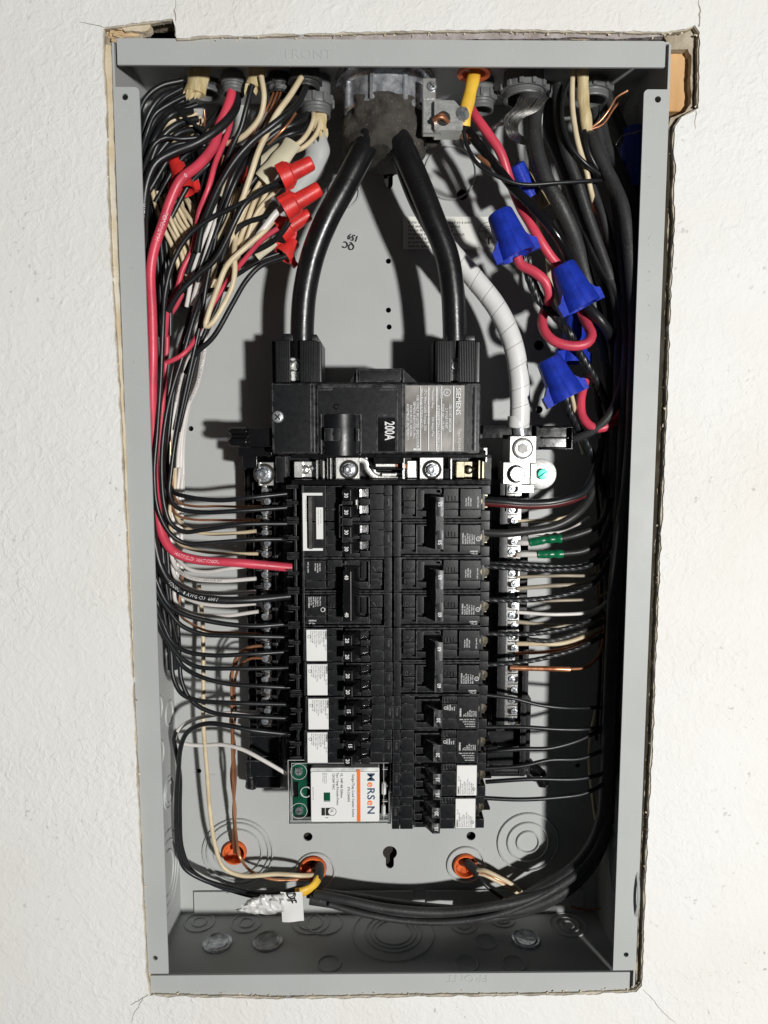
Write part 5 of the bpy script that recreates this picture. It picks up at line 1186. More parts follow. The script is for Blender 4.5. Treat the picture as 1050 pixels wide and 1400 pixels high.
# --- the white/cream bundle going down on the left
GB = 'white and cream wires bundled down the left side'
def B_(label, px, r=1.55, mat_=WW, pr=None):
    o, pts = wire(label, px, r, mat_, group=GB, ret=True)
    if pr: print_on(o, pts, r, [(pr[0], arc_at(pts, *pr[1]), 2.0, pr[2])], 'ink', 1)
B_('white printed wire bowing out furthest right of the left bundle', [(318, 392, 40), (300, 425, 36), (284, 452, 32), (278, 490, 28), (270, 525, 24), (256, 560, 20), (249, 600, 16), (247, 650, 14), (244, 730, 12)], 1.65, WW, ('E197342 (UL) TYPE NM-B 12 AWG SOLID 600V', (279, 480, 28), False))
B_('white printed wire in the middle of the left bundle', [(300, 385, 34), (278, 410, 36), (262, 432, 38), (250, 462, 38), (240, 500, 36), (232, 545, 34), (229, 590, 30), (232, 650, 26), (236, 720, 22)], 1.7, WW, ('TYPE NM-B 14 AWG SOLID 600V E197342', (249, 465, 38), False))
B_('white printed wire low behind the black wires of the left bundle', [(262, 470, 30), (252, 500, 28), (244, 530, 26), (236, 580, 24), (232, 610, 24), (236, 700, 20), (240, 790, 20)], 1.7, WW, ('CL (UL) NM-B 12 AWG SOLID', (250, 505, 28), False))
B_('white wire running straight down behind the left bundle', [(270, 440, 22), (262, 500, 20), (254, 560, 18), (244, 620, 16), (243, 690, 14), (243, 800, 14)], 1.6)
B_('cream-white wire nearest the back panel in the left bundle', [(276, 460, 14), (266, 520, 12), (252, 590, 10), (250, 660, 10), (248, 760, 10), (250, 830, 12)], 1.6)
for i, (x0, x1, h) in enumerate(((214, 222, 24), (222, 228, 18), (204, 214, 20))):
    wire(('black wire deep in the left bundle behind the red one', 'black wire deep in the left bundle in front of the whites', 'black wire deepest in the left bundle near the side wall')[i], [(x0 + 26, 250, h + 14), (x0 + 8, 330, h + 6), (x0 + 2, 430, h), (x1, 560, h), (x1 + 4, 700, h), (x1 + 10, 800, h), (x1 + 16, 870, h), (x1 + 18, 915, h - 4)], 1.8, BW, group='black wires deep in the left bundle')
wire('black wire swinging out furthest right above the second wire of the bundle', [(392, 350, 62), (357, 363, 62), (337, 383, 62), (317, 417, 60), (292, 460, 58), (266, 486, 54), (254, 510, 46)], 1.9, BW)
wire('thin black wire just behind it, sloping down from the dark red nut', [(385, 345, 50), (356, 356, 52), (330, 372, 50), (308, 388, 48), (296, 420, 46), (282, 450, 44), (268, 490, 42), (256, 540, 40), (244, 590, 38)], 1.6, BW)
wire('red wire ending in a hook low in the left bundle', [(380, 312, 78), (358, 328, 76), (335, 354, 70), (310, 386, 64), (290, 420, 60), (272, 452, 56), (263, 470, 60), (248, 486, 64), (228, 496, 62)], 1.7, RW)
wire('slim red wire beside the thick red one at the upper left', [(318, 128, 44), (316, 160, 52), (312, 180, 56), (303, 202, 60), (294, 224, 64), (285, 257, 66), (272, 291, 62), (268, 320, 58), (262, 345, 54), (250, 368, 54), (242, 395, 52), (230, 420, 48), (226, 460, 40)], 1.95, RW)
wire('dark red wire half hidden behind the left black wires', [(250, 400, 40), (240, 420, 38), (230, 436, 36), (228, 480, 34), (222, 560, 34), (216, 640, 40), (214, 700, 48), (217, 740, 50)], 1.8, 'red_wire')
# --- upper left tangle
GT = 'wires tangled at the upper left'
def T(label, px, r=1.75, mat_=BW, **k): return wire(label, px, r, mat_, group=GT, **k)
T('black wire crossing from the first tandem jacket down over the cream wires', [(240, 146, 62), (246, 154, 63), (256, 163, 64), (279, 180, 64)], 1.4)
T('black wire dropping out of the second cream jacket', [(345, 116, 66), (337, 147, 66), (329, 176, 64), (319, 197, 62), (308, 225, 58), (300, 260, 54), (290, 300, 50)], 1.9)
T('cream wire curving out of the second cream jacket', [(357, 104, 68), (361, 134, 68), (355, 161, 66), (341, 179, 64), (329, 189, 62), (310, 196, 56), (290, 196, 50)], 1.9, CW)
T('cream wire running diagonally across everything at the upper left', [(413, 104, 66), (397, 130, 72), (377, 158, 76), (364, 184, 78), (353, 208, 78), (344, 235, 78), (333, 268, 76), (322, 297, 72), (317, 329, 66), (316, 352, 60)], 2.0, CW)
T('black wire running diagonally just below the long cream one', [(421, 112, 62), (407, 142, 72), (387, 160, 78), (365, 177, 80), (345, 193, 80), (322, 218, 80), (302, 250, 78), (286, 285, 74), (276, 312, 70), (270, 345, 66)], 2.25)
T('black wire leaving the lugged connector towards the lower left', [(424, 150, 46), (416, 162, 56), (402, 170, 62), (380, 180, 64), (355, 200, 64), (335, 212, 62), (318, 224, 58)], 2.0)
T('second black wire leaving the lugged connector, slightly lower', [(428, 152, 44), (414, 178, 56), (400, 182, 62), (380, 190, 62), (360, 205, 60), (340, 220, 56), (322, 240, 52)], 2.0)
T('cream wire looping out of the lugged connector', [(428, 150, 48), (428, 165, 56), (420, 183, 60), (408, 196, 62), (394, 202, 60)], 1.7, CW)
T('second cream wire looping out of the lugged connector', [(434, 152, 46), (436, 175, 54), (426, 192, 58), (412, 203, 60), (398, 208, 58)], 1.7, CW)
T('black wire curving down from the upper red wing nut into the bundle', [(392, 252, 78), (372, 256, 76), (352, 266, 74), (335, 278, 78), (323, 299, 78), (309, 329, 76), (294, 355, 74), (268, 378, 72), (244, 402, 70), (230, 426, 66)], 2.0)
T('black wire from the lower red wing nut', [(376, 290, 74), (360, 297, 72), (338, 304, 70), (320, 318, 68), (306, 346, 64), (298, 380, 60)], 1.8)
T('black wire leaving the underside of the lower red wing nut', [(397, 300, 74), (390, 312, 72), (376, 328, 68), (352, 342, 64), (330, 350, 60), (312, 366, 54)], 1.9)
T('cream wire making a long narrow loop under the red nuts', [(372, 304, 70), (363, 314, 76), (336, 338, 78), (311, 362, 78), (297, 395, 76), (284, 432, 74), (281, 447, 74), (289, 443, 74), (304, 420, 74), (318, 390, 74), (321, 368, 74), (320, 345, 72), (322, 325, 66)], 1.9, CW)
T('greyish translucent jacket piece leading into the lower red wing nut', [(386, 284, 76), (377, 292, 76), (366, 306, 76), (353, 323, 76)], 2.4, 'white_wire')
T('cream wire dropping behind the red nuts', [(372, 235, 56), (364, 262, 60), (352, 290, 60), (342, 318, 56), (332, 350, 50), (320, 380, 44)], 1.8, CW)
T('bare copper wire between the dark connector and the lugged one', [(382, 118, 50), (374, 140, 54), (362, 166, 56), (348, 192, 54), (330, 215, 48), (310, 245, 40)], .95, BC)
T('second bare copper wire from the dark connector', [(386, 118, 50), (379, 142, 55), (366, 168, 57), (352, 196, 55), (336, 222, 48)], .95, BC)
T('third bare copper wire from the dark connector', [(377, 118, 48), (368, 142, 52), (356, 164, 53), (344, 186, 50), (322, 214, 44), (300, 250, 36)], .9, BC)
T('copper wire glinting below the long black diagonal wire', [(404, 155, 62), (392, 172, 66), (380, 184, 66), (366, 198, 62)], .95, CU)
T('copper wire hanging from the torn first cream jacket', [(279, 150, 60), (280, 162, 58), (278, 178, 54), (270, 200, 48)], .8, CU)
rnd = random.Random(42)
ORD = ['first', 'second', 'third', 'fourth', 'fifth', 'sixth', 'seventh', 'eighth', 'ninth', 'tenth', 'eleventh', 'twelfth']; NUM = {3: 'three', 4: 'four', 5: 'five', 6: 'six', 7: 'seven', 8: 'eight', 9: 'nine', 10: 'ten', 12: 'twelve'}
def fan(n, a, b, c, d, r, m_, lab_, hh, jit=5):
    for i in range(n):
        t = i / max(1, n - 1)
        px = []
        for (p, q), h in zip((a, b, c, d), hh):
            px.append((p[0] + (q[0] - p[0]) * t + rnd.uniform(-jit, jit) * .5, p[1] + (q[1] - p[1]) * t + rnd.uniform(-jit, jit) * .5, h + rnd.uniform(-4, 4)))
        wire(lab_ + ', ' + ORD[i] + ' from the left', px, r * rnd.uniform(.92, 1.08), m_, group=lab_)
fan(8, ((262, 150), (292, 172)), ((232, 160), (262, 196)), ((212, 178), (224, 214)), ((206, 245), (226, 262)), 1.6, CW, 'cream wire arching over at the upper left behind the black ones', (44, 48, 46, 38), 3)
fan(9, ((205, 235), (250, 262)), ((208, 270), (266, 290)), ((216, 305), (272, 330)), ((226, 345), (262, 372)), 1.55, CW, 'cream wire packed behind the thick red wire at the left', (34, 40, 42, 36), 6)
fan(10, ((300, 255), (345, 262)), ((286, 300), (330, 300)), ((272, 345), (314, 345)), ((262, 400), (296, 396)), 1.6, CW, 'cream wire sloping down behind the red wing nuts', (44, 48, 46, 38), 5)
fan(4, ((298, 270), (322, 275)), ((284, 310), (306, 322)), ((268, 360), (292, 372)), ((254, 420), (272, 430)), 1.55, WW, 'white wire sloping down in the middle of the left tangle', (56, 58, 54, 44), 4)
fan(5, ((296, 180), (330, 205)), ((282, 240), (312, 262)), ((268, 300), (296, 318)), ((256, 360), (280, 380)), 1.7, BW, 'black wire deep in the left tangle', (50, 52, 52, 46), 5)
fan(4, ((300, 205), (325, 228)), ((286, 250), (306, 270)), ((270, 290), (290, 306)), ((262, 330), (276, 345)), .8, BC, 'bare copper wire deep in the left tangle', (56, 50, 46, 40), 5)
fan(4, ((262, 118), (288, 190)), ((228, 134), (250, 202)), ((206, 160), (222, 224)), ((196, 230), (208, 262)), 1.8, BW, 'black wire arching tightly at the upper left corner', (40, 46, 46, 40), 4)
fan(3, ((226, 212), (240, 232)), ((214, 300), (226, 320)), ((216, 360), (232, 380)), ((222, 440), (232, 460)), 1.7, BW, 'black wire between the thick red wire and the side wall', (46, 44, 42, 40), 3)

fan(8, ((196, 150), (262, 190)), ((190, 210), (280, 262)), ((190, 300), (290, 330)), ((192, 420), (262, 420)), 1.9, BW, 'black wire added to darken the box behind the upper left tangle', (22, 24, 24, 24), 6)  # fill wires added to put darkness behind the tangle
fan(9, ((300, 215), (372, 245)), ((284, 262), (352, 290)), ((268, 312), (332, 335)), ((250, 366), (300, 388)), 1.7, BW, 'black wire added to darken the gaps behind the cream wires', (30, 34, 34, 30), 6)  # more added black fill, standing in for shadow between the wires
fan(8, ((316, 262), (366, 270)), ((304, 300), (346, 310)), ((290, 340), (330, 352)), ((276, 392), (306, 398)), 1.75, CW, 'cream wire running down under the red wing nuts', (58, 60, 58, 50), 5)
fan(7, ((208, 258), (242, 275)), ((220, 300), (262, 305)), ((238, 345), (282, 335)), ((250, 385), (292, 362)), 1.6, CW, 'cream wire slanting to the right behind the thick red wire', (50, 52, 50, 46), 4)
fan(5, ((250, 122), (276, 176)), ((222, 134), (246, 182)), ((204, 162), (222, 206)), ((188, 222), (200, 250)), 2.2, BW, 'thick black wire sweeping over the cream ones at the upper left', (56, 62, 62, 58), 5)
fan(4, ((300, 150), (322, 190)), ((268, 184), (290, 218)), ((240, 204), (262, 250)), ((206, 262), (232, 300)), 1.9, BW, 'black wire running under the thick red one', (50, 56, 58, 54), 6)
fan(5, ((330, 196), (370, 216)), ((312, 238), (338, 262)), ((286, 300), (318, 318)), ((258, 372), (284, 392)), 1.8, BW, 'black wire woven through the middle of the left tangle', (62, 66, 62, 54), 9)
fan(4, ((352, 232), (384, 250)), ((330, 272), (352, 290)), ((306, 316), (330, 336)), ((282, 372), (300, 392)), 1.6, CW, 'cream wire woven through the middle of the left tangle', (60, 62, 60, 52), 9)
fan(4, ((184, 230), (196, 240)), ((184, 330), (198, 335)), ((188, 450), (202, 450)), ((194, 620), (206, 620)), 2.0, BW, 'black wire pressed along the left flange', (66, 64, 62, 60), 3)
# cable jackets (flat, torn)
def jacket(label, px, r, flat, mat_, tear=True, seed=1):
    P = [W(*p) for p in px]; pts = spline(P, .0012); rnd = random.Random(seed); m = MB(); n = len(pts)
    rr = [r * .001 * (1 + .05 * math.sin(i * .5 + seed)) for i in range(n)]
    m.tube(pts, rr, 20, flat=flat)
    o = obj('cable_jacket', m, M[mat_], None, smooth=60, origin=P[0]); tag(o, label, 'cable jacket')
    if tear:
        T_ = (pts[-1] - pts[-4]).normalized(); 
        for k in range(6):
            g = MB(); a = pts[-2] + Vector((rnd.uniform(-.8, .8) * r * .001, rnd.uniform(-1, 0) * r * .0005, 0)); l = rnd.uniform(.004, .009); s = Vector((rnd.uniform(-.003, .003), rnd.uniform(-.003, .001), 0)); w_ = rnd.uniform(.0012, .0024)
            X = Vector((w_, 0, 0)); Y = Vector((0, .0005, 0)); e1 = a + T_ * l * .6 + s * .5; e2 = a + T_ * l + s
            g.add([a - X, a + X, a + X + Y, a - X + Y, e1 - X * .8, e1 + X * .7, e1 + X * .7 + Y, e1 - X * .8 + Y, e2], [(0, 1, 5, 4), (1, 2, 6, 5), (2, 3, 7, 6), (3, 0, 4, 7), (4, 5, 8), (5, 6, 8), (6, 7, 8), (7, 4, 8), (0, 3, 2, 1)])
            obj('torn_strip', g, M[mat_], o, smooth=0)
    return o
jacket('wide cream cable jacket with torn end, leftmost at the top of the box', [(273, 84, 52), (272, 100, 56), (270, 114, 60), (266, 128, 62)], 7.6, .55, 'cream_jacket', True, 3)
jacket('cream cable jacket, second from the left at the top of the box', [(352, 84, 56), (351, 98, 60), (350, 108, 62), (347, 118, 62)], 6.0, .55, 'yellow_jacket' if 0 else 'cream_jacket', True, 5)
jacket('crumpled cream cable jacket coming out of the lugged connector left of the hub', [(436, 146, 44), (438, 160, 48), (436, 172, 50), (438, 180, 50)], 5.0, .6, 'cream_jacket', True, 8)
jacket('narrow yellowish cable jacket hanging straight down right of the silver strands', [(797, 84, 64), (797, 110, 68), (798, 140, 70), (801, 160, 71), (803, 180, 70)], 3.9, .75, 'cream_jacket', False, 4)
jacket('bright yellow cable jacket coming down from the orange bushing at the top', [(650, 96, 70), (646, 112, 74), (641, 135, 76), (636, 156, 76), (634, 172, 74)], 4.4, .7, 'yellow_jacket', False, 4)
jacket('small torn yellow cable jacket at the middle orange bushing', [(440, 1192, 8), (436, 1200, 18), (427, 1212, 26), (414, 1219, 30), (404, 1220, 30)], 4.2, .6, 'yellow_jacket', True, 9)
jacket('upper pale cable jacket end next to the top red wing nut', [(400, 196, 62), (388, 212, 66), (372, 230, 68), (358, 246, 68)], 6.2, .5, 'pale_tape', False, 2)
jacket('pale cable jacket piece behind the long cream diagonal wire', [(386, 204, 56), (372, 214, 60), (360, 224, 60), (348, 240, 58)], 5.2, .5, 'pale_tape', False, 6)
jacket('pale cable jacket piece left of the long cream diagonal wire', [(322, 224, 60), (318, 240, 62), (310, 256, 62), (304, 270, 62)], 4.6, .5, 'pale_tape', False, 7)
jacket('pale cable jacket hanging behind the lower red wing nut', [(362, 252, 52), (354, 275, 54), (344, 300, 54), (336, 322, 52)], 5.6, .45, 'pale_tape', False, 11)
jacket('pale cable jacket end low beside the dark red nut', [(374, 330, 58), (362, 340, 60), (350, 350, 60)], 4.0, .5, 'pale_tape', False, 12)
jacket('pale cable jacket piece between the two upper blue nuts', [(716, 240, 44), (726, 256, 48), (738, 274, 50), (744, 284, 50)], 5.2, .5, 'cream_jacket', False, 13)
jacket('grey plastic sleeve curving down behind the upper red wing nut', [(428, 178, 30), (434, 205, 30), (428, 225, 30), (412, 245, 30), (396, 262, 30)], 9.0, .7, 'grey_paint', False, 15)

# ================================================================ wing nuts
def wing_nut(label, tip, base, r0, r1, mat_, group, wing=2.0, spin=0.0, ribs=0):
    a, b = W(*tip), W(*base); A = (b - a).normalized(); L_ = (b - a).length
    t = thing('wire_nut', label, 'wire nut', b, group)
    X = Vector((0, -1, 0)); X = (X - A * X.dot(A)).normalized(); S = A.cross(X)
    S2 = (S * math.cos(spin) + X * math.sin(spin)); N2 = A.cross(S2)
    m = MB(); r0 *= .001; r1 *= .001; rm = r0 * 1.12 if mat_ == 'red_nut' else r1 * .92
    rf = (lambda q, t_: 1 + .03 * math.cos(q * ribs)) if ribs else None
    m.lathe([(.0001, 0), (r0 * .72, .0001), (r0 * .93, .0008), (r0, .0022), (rm, L_ * .62), (rm * 1.02, L_ * .64), (r1 * .98, L_ * .68), (r1 * 1.06, L_ * .97), (r1 * 1.06, L_), (r1 * .92, L_), (r1 * .70, L_ * .80), (.0001, L_ * .78)], a, A, 36, X, rf)
    obj('cap', m, M[mat_], t, smooth=40)
    for s in (1, -1):
        g = MB(); pl = [(rm * .7, L_ * .55), (rm * 1.0, L_ * .58), (r1 * 1.18, L_ * .68), (r1 * 1.30, L_ * .74), (r1 * wing, L_ * .76), (r1 * (wing + .03), L_ * .80), (r1 * (wing + .01), L_ * 1.02), (r1 * .9, L_ * 1.01)]
        g.prism([pl], -.0017, .0017, (a, S2 * s, A, N2)); obj('wing', g, M[mat_], t, smooth=0)
    return t
RG, BG = 'red wing nuts on the left', 'blue wing nuts on the right'
wing_nut('upper bright red wing nut, pointing up right above the other', (428, 222, 84), (384, 244, 84), 4.9, 7.6, 'red_nut', RG, 1.4, 1.1)
wing_nut('lower bright red wing nut, just under the upper one beside the thick cable', (438, 257, 82), (388, 287, 82), 5.0, 7.4, 'red_nut', RG, 1.3, .9)
wing_nut('shaded dark red wing nut between the lower bright one and the thick cable', (424, 292, 56), (384, 318, 54), 4.6, 6.8, 'red_nut', RG, 1.5, .3)
wing_nut('lowest shaded red wing nut with its wings next to the thick cable', (404, 330, 50), (386, 350, 54), 4.6, 7.0, 'red_nut', RG, 1.7, .2)
wing_nut('red wing nut half hidden behind the thick red wire at the left', (238, 214, 52), (254, 262, 58), 5.4, 6.8, 'red_nut', RG, 1.6, .4)
wing_nut('small red nut peeking out left of the long cream wire', (334, 224, 54), (326, 246, 56), 3.4, 3.8, 'red_nut', RG, 1.2, .4)
wing_nut('uppermost bright blue wing nut, in front of the instruction sticker', (682, 289, 80), (708, 350, 82), 8.6, 11.6, 'blue_nut', BG, 1.5, .25, 20)
wing_nut('middle bright blue wing nut, hooked on the thick red loop', (768, 362, 80), (797, 420, 82), 8.6, 11.6, 'blue_nut', BG, 1.5, .25, 20)
wing_nut('lowest bright blue wing nut, beside the right arm of the bus tray', (749, 490, 70), (776, 544, 72), 8.8, 11.8, 'blue_nut', BG, 1.5, .25, 20)
wing_nut('blue wing nut mostly hidden behind the thick red loop', (786, 430, 48), (784, 496, 50), 7.2, 9.6, 'blue_nut', BG, 1.7, .5, 20)
wing_nut('slim blue nut tip standing between the upper red and black wires', (706, 224, 60), (726, 268, 54), 5.4, 6.4, 'blue_nut', BG, 1.3, .5, 20)
wing_nut('blue wing nut in the dark of the upper right corner by the flange', (868, 176, 40), (864, 262, 44), 9.0, 12.0, 'blue_nut', BG, 1.3, .5, 20)

# ================================================================ right side wires
GR = 'wires looping between the blue nuts'
wire('thick red wire from the uppermost blue nut looping down into the middle one', [(707, 352, 72), (712, 362, 72), (729, 371, 74), (746, 386, 74), (751, 405, 70), (746, 420, 62), (742, 434, 62), (743, 450, 68), (757, 466, 74), (783, 473, 76), (803, 469, 76), (809, 459, 74), (804, 446, 68), (796, 430, 60), (792, 415, 62)], 3.45, RW, group=GR, seg=20)
wire('thick red wire descending from the top to behind the middle blue nut', [(644, 150, 58), (652, 162, 62), (668, 184, 66), (684, 208, 66), (698, 250, 62), (712, 284, 66), (724, 304, 70), (738, 328, 72), (754, 352, 70), (772, 372, 66)], 3.3, RW, group=GR, seg=20)
wire('glossy thick black wire running beside the red one down behind the middle blue nut', [(640, 180, 56), (660, 205, 62), (682, 232, 68), (703, 258, 74), (734, 289, 78), (760, 320, 78), (772, 340, 74), (784, 366, 66)], 3.3, 'black_gloss', group=GR, seg=20)
wire('twisted black wire dropping out of the uppermost blue nut', [(716, 350, 72), (724, 383, 68), (736, 409, 64), (760, 434, 66), (779, 456, 70), (792, 482, 62), (806, 505, 58), (820, 530, 52), (832, 560, 46)], 2.6, BW, group=GR, twist=(6, .30, 180))
wire('second twisted black wire crossing under the thick red loop', [(722, 352, 66), (732, 392, 60), (748, 420, 58), (772, 448, 60), (796, 492, 54), (812, 520, 48), (818, 556, 44), (826, 600, 40)], 2.4, BW, group=GR, twist=(6, .30, 180))
wire('short glossy black wire leaving the middle blue nut to the right', [(796, 410, 66), (806, 422, 70), (820, 437, 72), (832, 455, 66), (838, 480, 50), (840, 520, 40)], 3.6, BW, group=GR, seg=18)
wire('black twisted wire leaving the lowest blue nut', [(772, 540, 64), (780, 566, 60), (796, 596, 52), (812, 630, 46), (826, 680, 42)], 2.7, BW, group=GR, twist=(6, .30, 180))
wire('tan wire leaving the lowest blue nut', [(781, 538, 62), (785, 556, 58), (786, 580, 48), (798, 620, 40)], 1.5, CW, group=GR)
wire('lower red loop in the shade beside the lowest blue nut', [(800, 520, 50), (794, 548, 56), (797, 571, 60), (812, 585, 64), (832, 582, 64), (848, 568, 60), (856, 545, 56), (858, 500, 50)], 3.3, RW, group=GR, seg=18)
wire('red wire glimpsed between the black cables at the upper right', [(786, 230, 44), (798, 280, 52), (808, 306, 56), (822, 334, 58), (838, 364, 58), (850, 396, 54), (856, 440, 48)], 2.7, RW, group=GR)
wire('cream wire behind the middle blue nut', [(736, 300, 34), (748, 350, 36), (752, 385, 38), (762, 415, 38), (772, 440, 36)], 1.7, CW, group=GR)
wire('brownish wire curving behind the blue nuts', [(760, 300, 34), (784, 350, 36), (806, 392, 36), (820, 440, 34), (828, 520, 32)], 2.0, 'sticker_grey', group=GR)
# upper right
GU = 'thin wires crossing at the upper right'
wire('thin black wire sweeping from the ground lug to the cables at the right', [(633, 172, 72), (638, 197, 76), (653, 224, 80), (684, 243, 82), (714, 252, 82), (762, 250, 80), (812, 247, 74), (824, 247, 70)], 1.35, BW, group=GU)
wire('thin black wire bowing left of the narrow cream jacket', [(781, 106, 66), (771, 128, 70), (769, 165, 74), (780, 200, 77), (801, 224, 76), (822, 240, 70)], 1.45, BW, group=GU)
wire('thin black wire hanging from the end of the narrow cream jacket', [(799, 178, 72), (804, 205, 74), (814, 226, 72), (822, 238, 68)], 1.45, BW, group=GU)
wire('cream wire hanging left of the narrow cream jacket', [(783, 94, 66), (782, 120, 68), (783, 153, 70), (790, 195, 72), (801, 232, 70), (808, 262, 66), (815, 290, 56)], 1.9, CW, group=GU)
wire('stiff bare wire poking out to the right of the narrow cream jacket', [(806, 176, 68), (820, 166, 70), (834, 148, 72), (842, 134, 72), (858, 124, 72)], .8, CU, group=GU)
wire('second stiff bare wire poking out beside it', [(804, 178, 66), (824, 170, 66), (838, 150, 66), (846, 140, 66)], .8, BC, group=GU)
wire('pale string across the dark blue nut at the upper right', [(842, 198, 66), (850, 186, 68), (862, 183, 68), (872, 180, 66), (879, 177, 64)], .35, 'strand', group=GU)
wire('white wire loop behind the upper red wire', [(676, 200, 40), (670, 180, 42), (682, 170, 44), (700, 172, 42)], 1.4, WW, group=GU)
wire('short bright copper end beside the upper black wire', [(654, 214, 64), (664, 221, 66), (673, 228, 66)], 1.5, CU, group=GU)
wire('white wire glimpsed between red and black wires at the upper right', [(632, 176, 66), (636, 195, 70), (648, 215, 72), (656, 222, 70)], .9, WW, group=GU)
# silver strands
sn = thing('stranded_neutral', 'fan of silver stranded neutral wires bending under the large grey connector', 'stranded wire', W(722, 135, 60))
rnd = random.Random(4)
for i in range(18):
    t = i / 17; j = lambda s: rnd.uniform(-s, s)
    m = MB(); m.tube(spline([W(711 + 38 * t + j(1), 134 + j(1), 66), W(704 + 32 * t + j(1), 146 + 4 * t, 70 - 3 * t), W(690 + 22 * t + j(1.2), 164 + j(1), 72 - 4 * t), W(694 + 14 * t + j(1), 184 - 4 * t, 70), W(708 + 8 * t + j(1), 195 - 6 * t, 64), W(717 + 3 * t, 197 - 4 * t, 58)], .002), .00055, 6)
    obj('strand', m, M['strand'], sn)
# jacketed cables
GJ = 'thick black jacketed cables at the right'
def J(label, px, r=4.6, **k): return wire(label, px, r, JK, 'jacketed_cable', 'cable', GJ, 20, **k)
J('grey-black cable sleeve inside the large grey connector', [(724, 112, 52), (724, 135, 56), (724, 150, 56)], 9.0)
J('thick black cable coming down from the large grey connector', [(738, 132, 54), (731, 160, 60), (733, 200, 66), (747, 245, 70), (768, 284, 70), (783, 318, 64), (796, 360, 54), (812, 420, 46), (830, 500, 40), (840, 600, 38), (838, 720, 40)], 5.0)
J('second thick cable behind it at the upper right', [(752, 140, 46), (752, 180, 54), (768, 220, 58), (784, 262, 60), (803, 318, 60), (820, 360, 60), (842, 398, 58), (850, 440, 52), (848, 520, 44), (846, 620, 42)], 4.6)
J('thick cable leaving the rightmost connector and hugging the flange', [(822, 150, 46), (826, 190, 56), (848, 238, 62), (866, 290, 66), (876, 340, 64), (878, 400, 60), (874, 500, 56), (866, 620, 54), (858, 700, 50), (846, 790, 46), (838, 900, 42), (834, 1000, 38), (832, 1080, 34)], 4.8)
J('foremost thick cable running down the right side in front of the others', [(808, 184, 64), (820, 215, 70), (838, 250, 74), (852, 285, 80), (859, 330, 82), (865, 390, 83), (868, 440, 83), (867, 500, 83), (865, 560, 83), (862, 620, 82), (856, 680, 80), (848, 730, 78), (841, 790, 74), (836, 880, 68), (832, 980, 60), (828, 1060, 50), (822, 1120, 40), (806, 1160, 38), (778, 1192, 38), (740, 1216, 38), (681, 1241, 38), (615, 1254, 36), (540, 1251, 34), (480, 1238, 30), (424, 1229, 26)], 4.5)
J('thick cable deep at the right wall', [(830, 130, 34), (856, 200, 40), (868, 300, 40), (866, 420, 38), (862, 560, 36), (852, 700, 32), (844, 860, 28), (838, 1000, 26), (834, 1080, 26), (824, 1140, 28), (800, 1190, 30), (764, 1222, 32), (703, 1245, 30), (637, 1246, 28), (549, 1238, 26), (470, 1226, 22), (420, 1220, 20)], 4.4)
J('cable squeezed between the large grey connector and the cream jacket', [(762, 118, 58), (764, 160, 66), (774, 205, 70), (790, 250, 70), (806, 300, 68), (822, 345, 68), (838, 392, 68), (846, 440, 66), (846, 500, 60), (842, 580, 54), (840, 680, 48)], 3.6)
J('cable passing just right of the narrow cream jacket', [(812, 150, 58), (822, 200, 64), (834, 244, 68), (846, 300, 70), (850, 350, 72), (856, 420, 74), (857, 500, 74), (852, 580, 70), (848, 660, 64), (844, 740, 58)], 3.4)
J('cable curling below the cream wire at the upper right', [(800, 230, 56), (812, 262, 62), (826, 300, 66), (836, 340, 66), (846, 390, 64), (850, 460, 60), (848, 540, 56), (842, 640, 50)], 3.0)
J('cable running just above the foremost one along the bottom of the box', [(840, 980, 44), (834, 1080, 42), (826, 1136, 42), (806, 1176, 42), (772, 1206, 42), (730, 1226, 42), (670, 1240, 42), (600, 1247, 40), (530, 1242, 38), (470, 1230, 34), (430, 1222, 28)], 3.6)
J('slim black cable sagging lowest under the bottom bundle', [(812, 1164, 40), (780, 1200, 42), (736, 1228, 44), (680, 1250, 44), (620, 1260, 42), (556, 1259, 40), (500, 1250, 38), (450, 1236, 34)], 2.6)
J('thick cable lying lowest along the bottom of the box', [(846, 900, 36), (840, 1020, 36), (836, 1100, 34), (822, 1158, 32), (796, 1200, 30), (752, 1232, 28), (700, 1250, 26), (640, 1256, 26)], 4.2)
J('black cable curving into the tray beside the right arm', [(780, 256, 56), (803, 320, 62), (822, 362, 66), (842, 396, 70), (853, 432, 72), (856, 476, 72), (849, 530, 70), (834, 566, 68), (812, 588, 64), (790, 598, 58), (770, 604, 50)], 3.0)
J('cable running from the upper right down behind the blue nuts', [(762, 170, 34), (780, 240, 42), (792, 300, 46), (826, 380, 44), (838, 460, 40), (834, 560, 36), (830, 660, 34), (836, 760, 34)], 4.4)
J('cable filling the dark middle of the right bundle', [(846, 300, 52), (852, 400, 50), (852, 500, 46), (848, 620, 44), (844, 740, 44), (840, 860, 40), (836, 980, 36), (830, 1080, 32)], 4.6)
J('slim cable showing through the lower dark right corner', [(826, 700, 24), (830, 800, 24), (832, 900, 24), (828, 1000, 24), (822, 1100, 24), (806, 1150, 24), (780, 1184, 26), (742, 1208, 26), (716, 1224, 24)], 2.6)
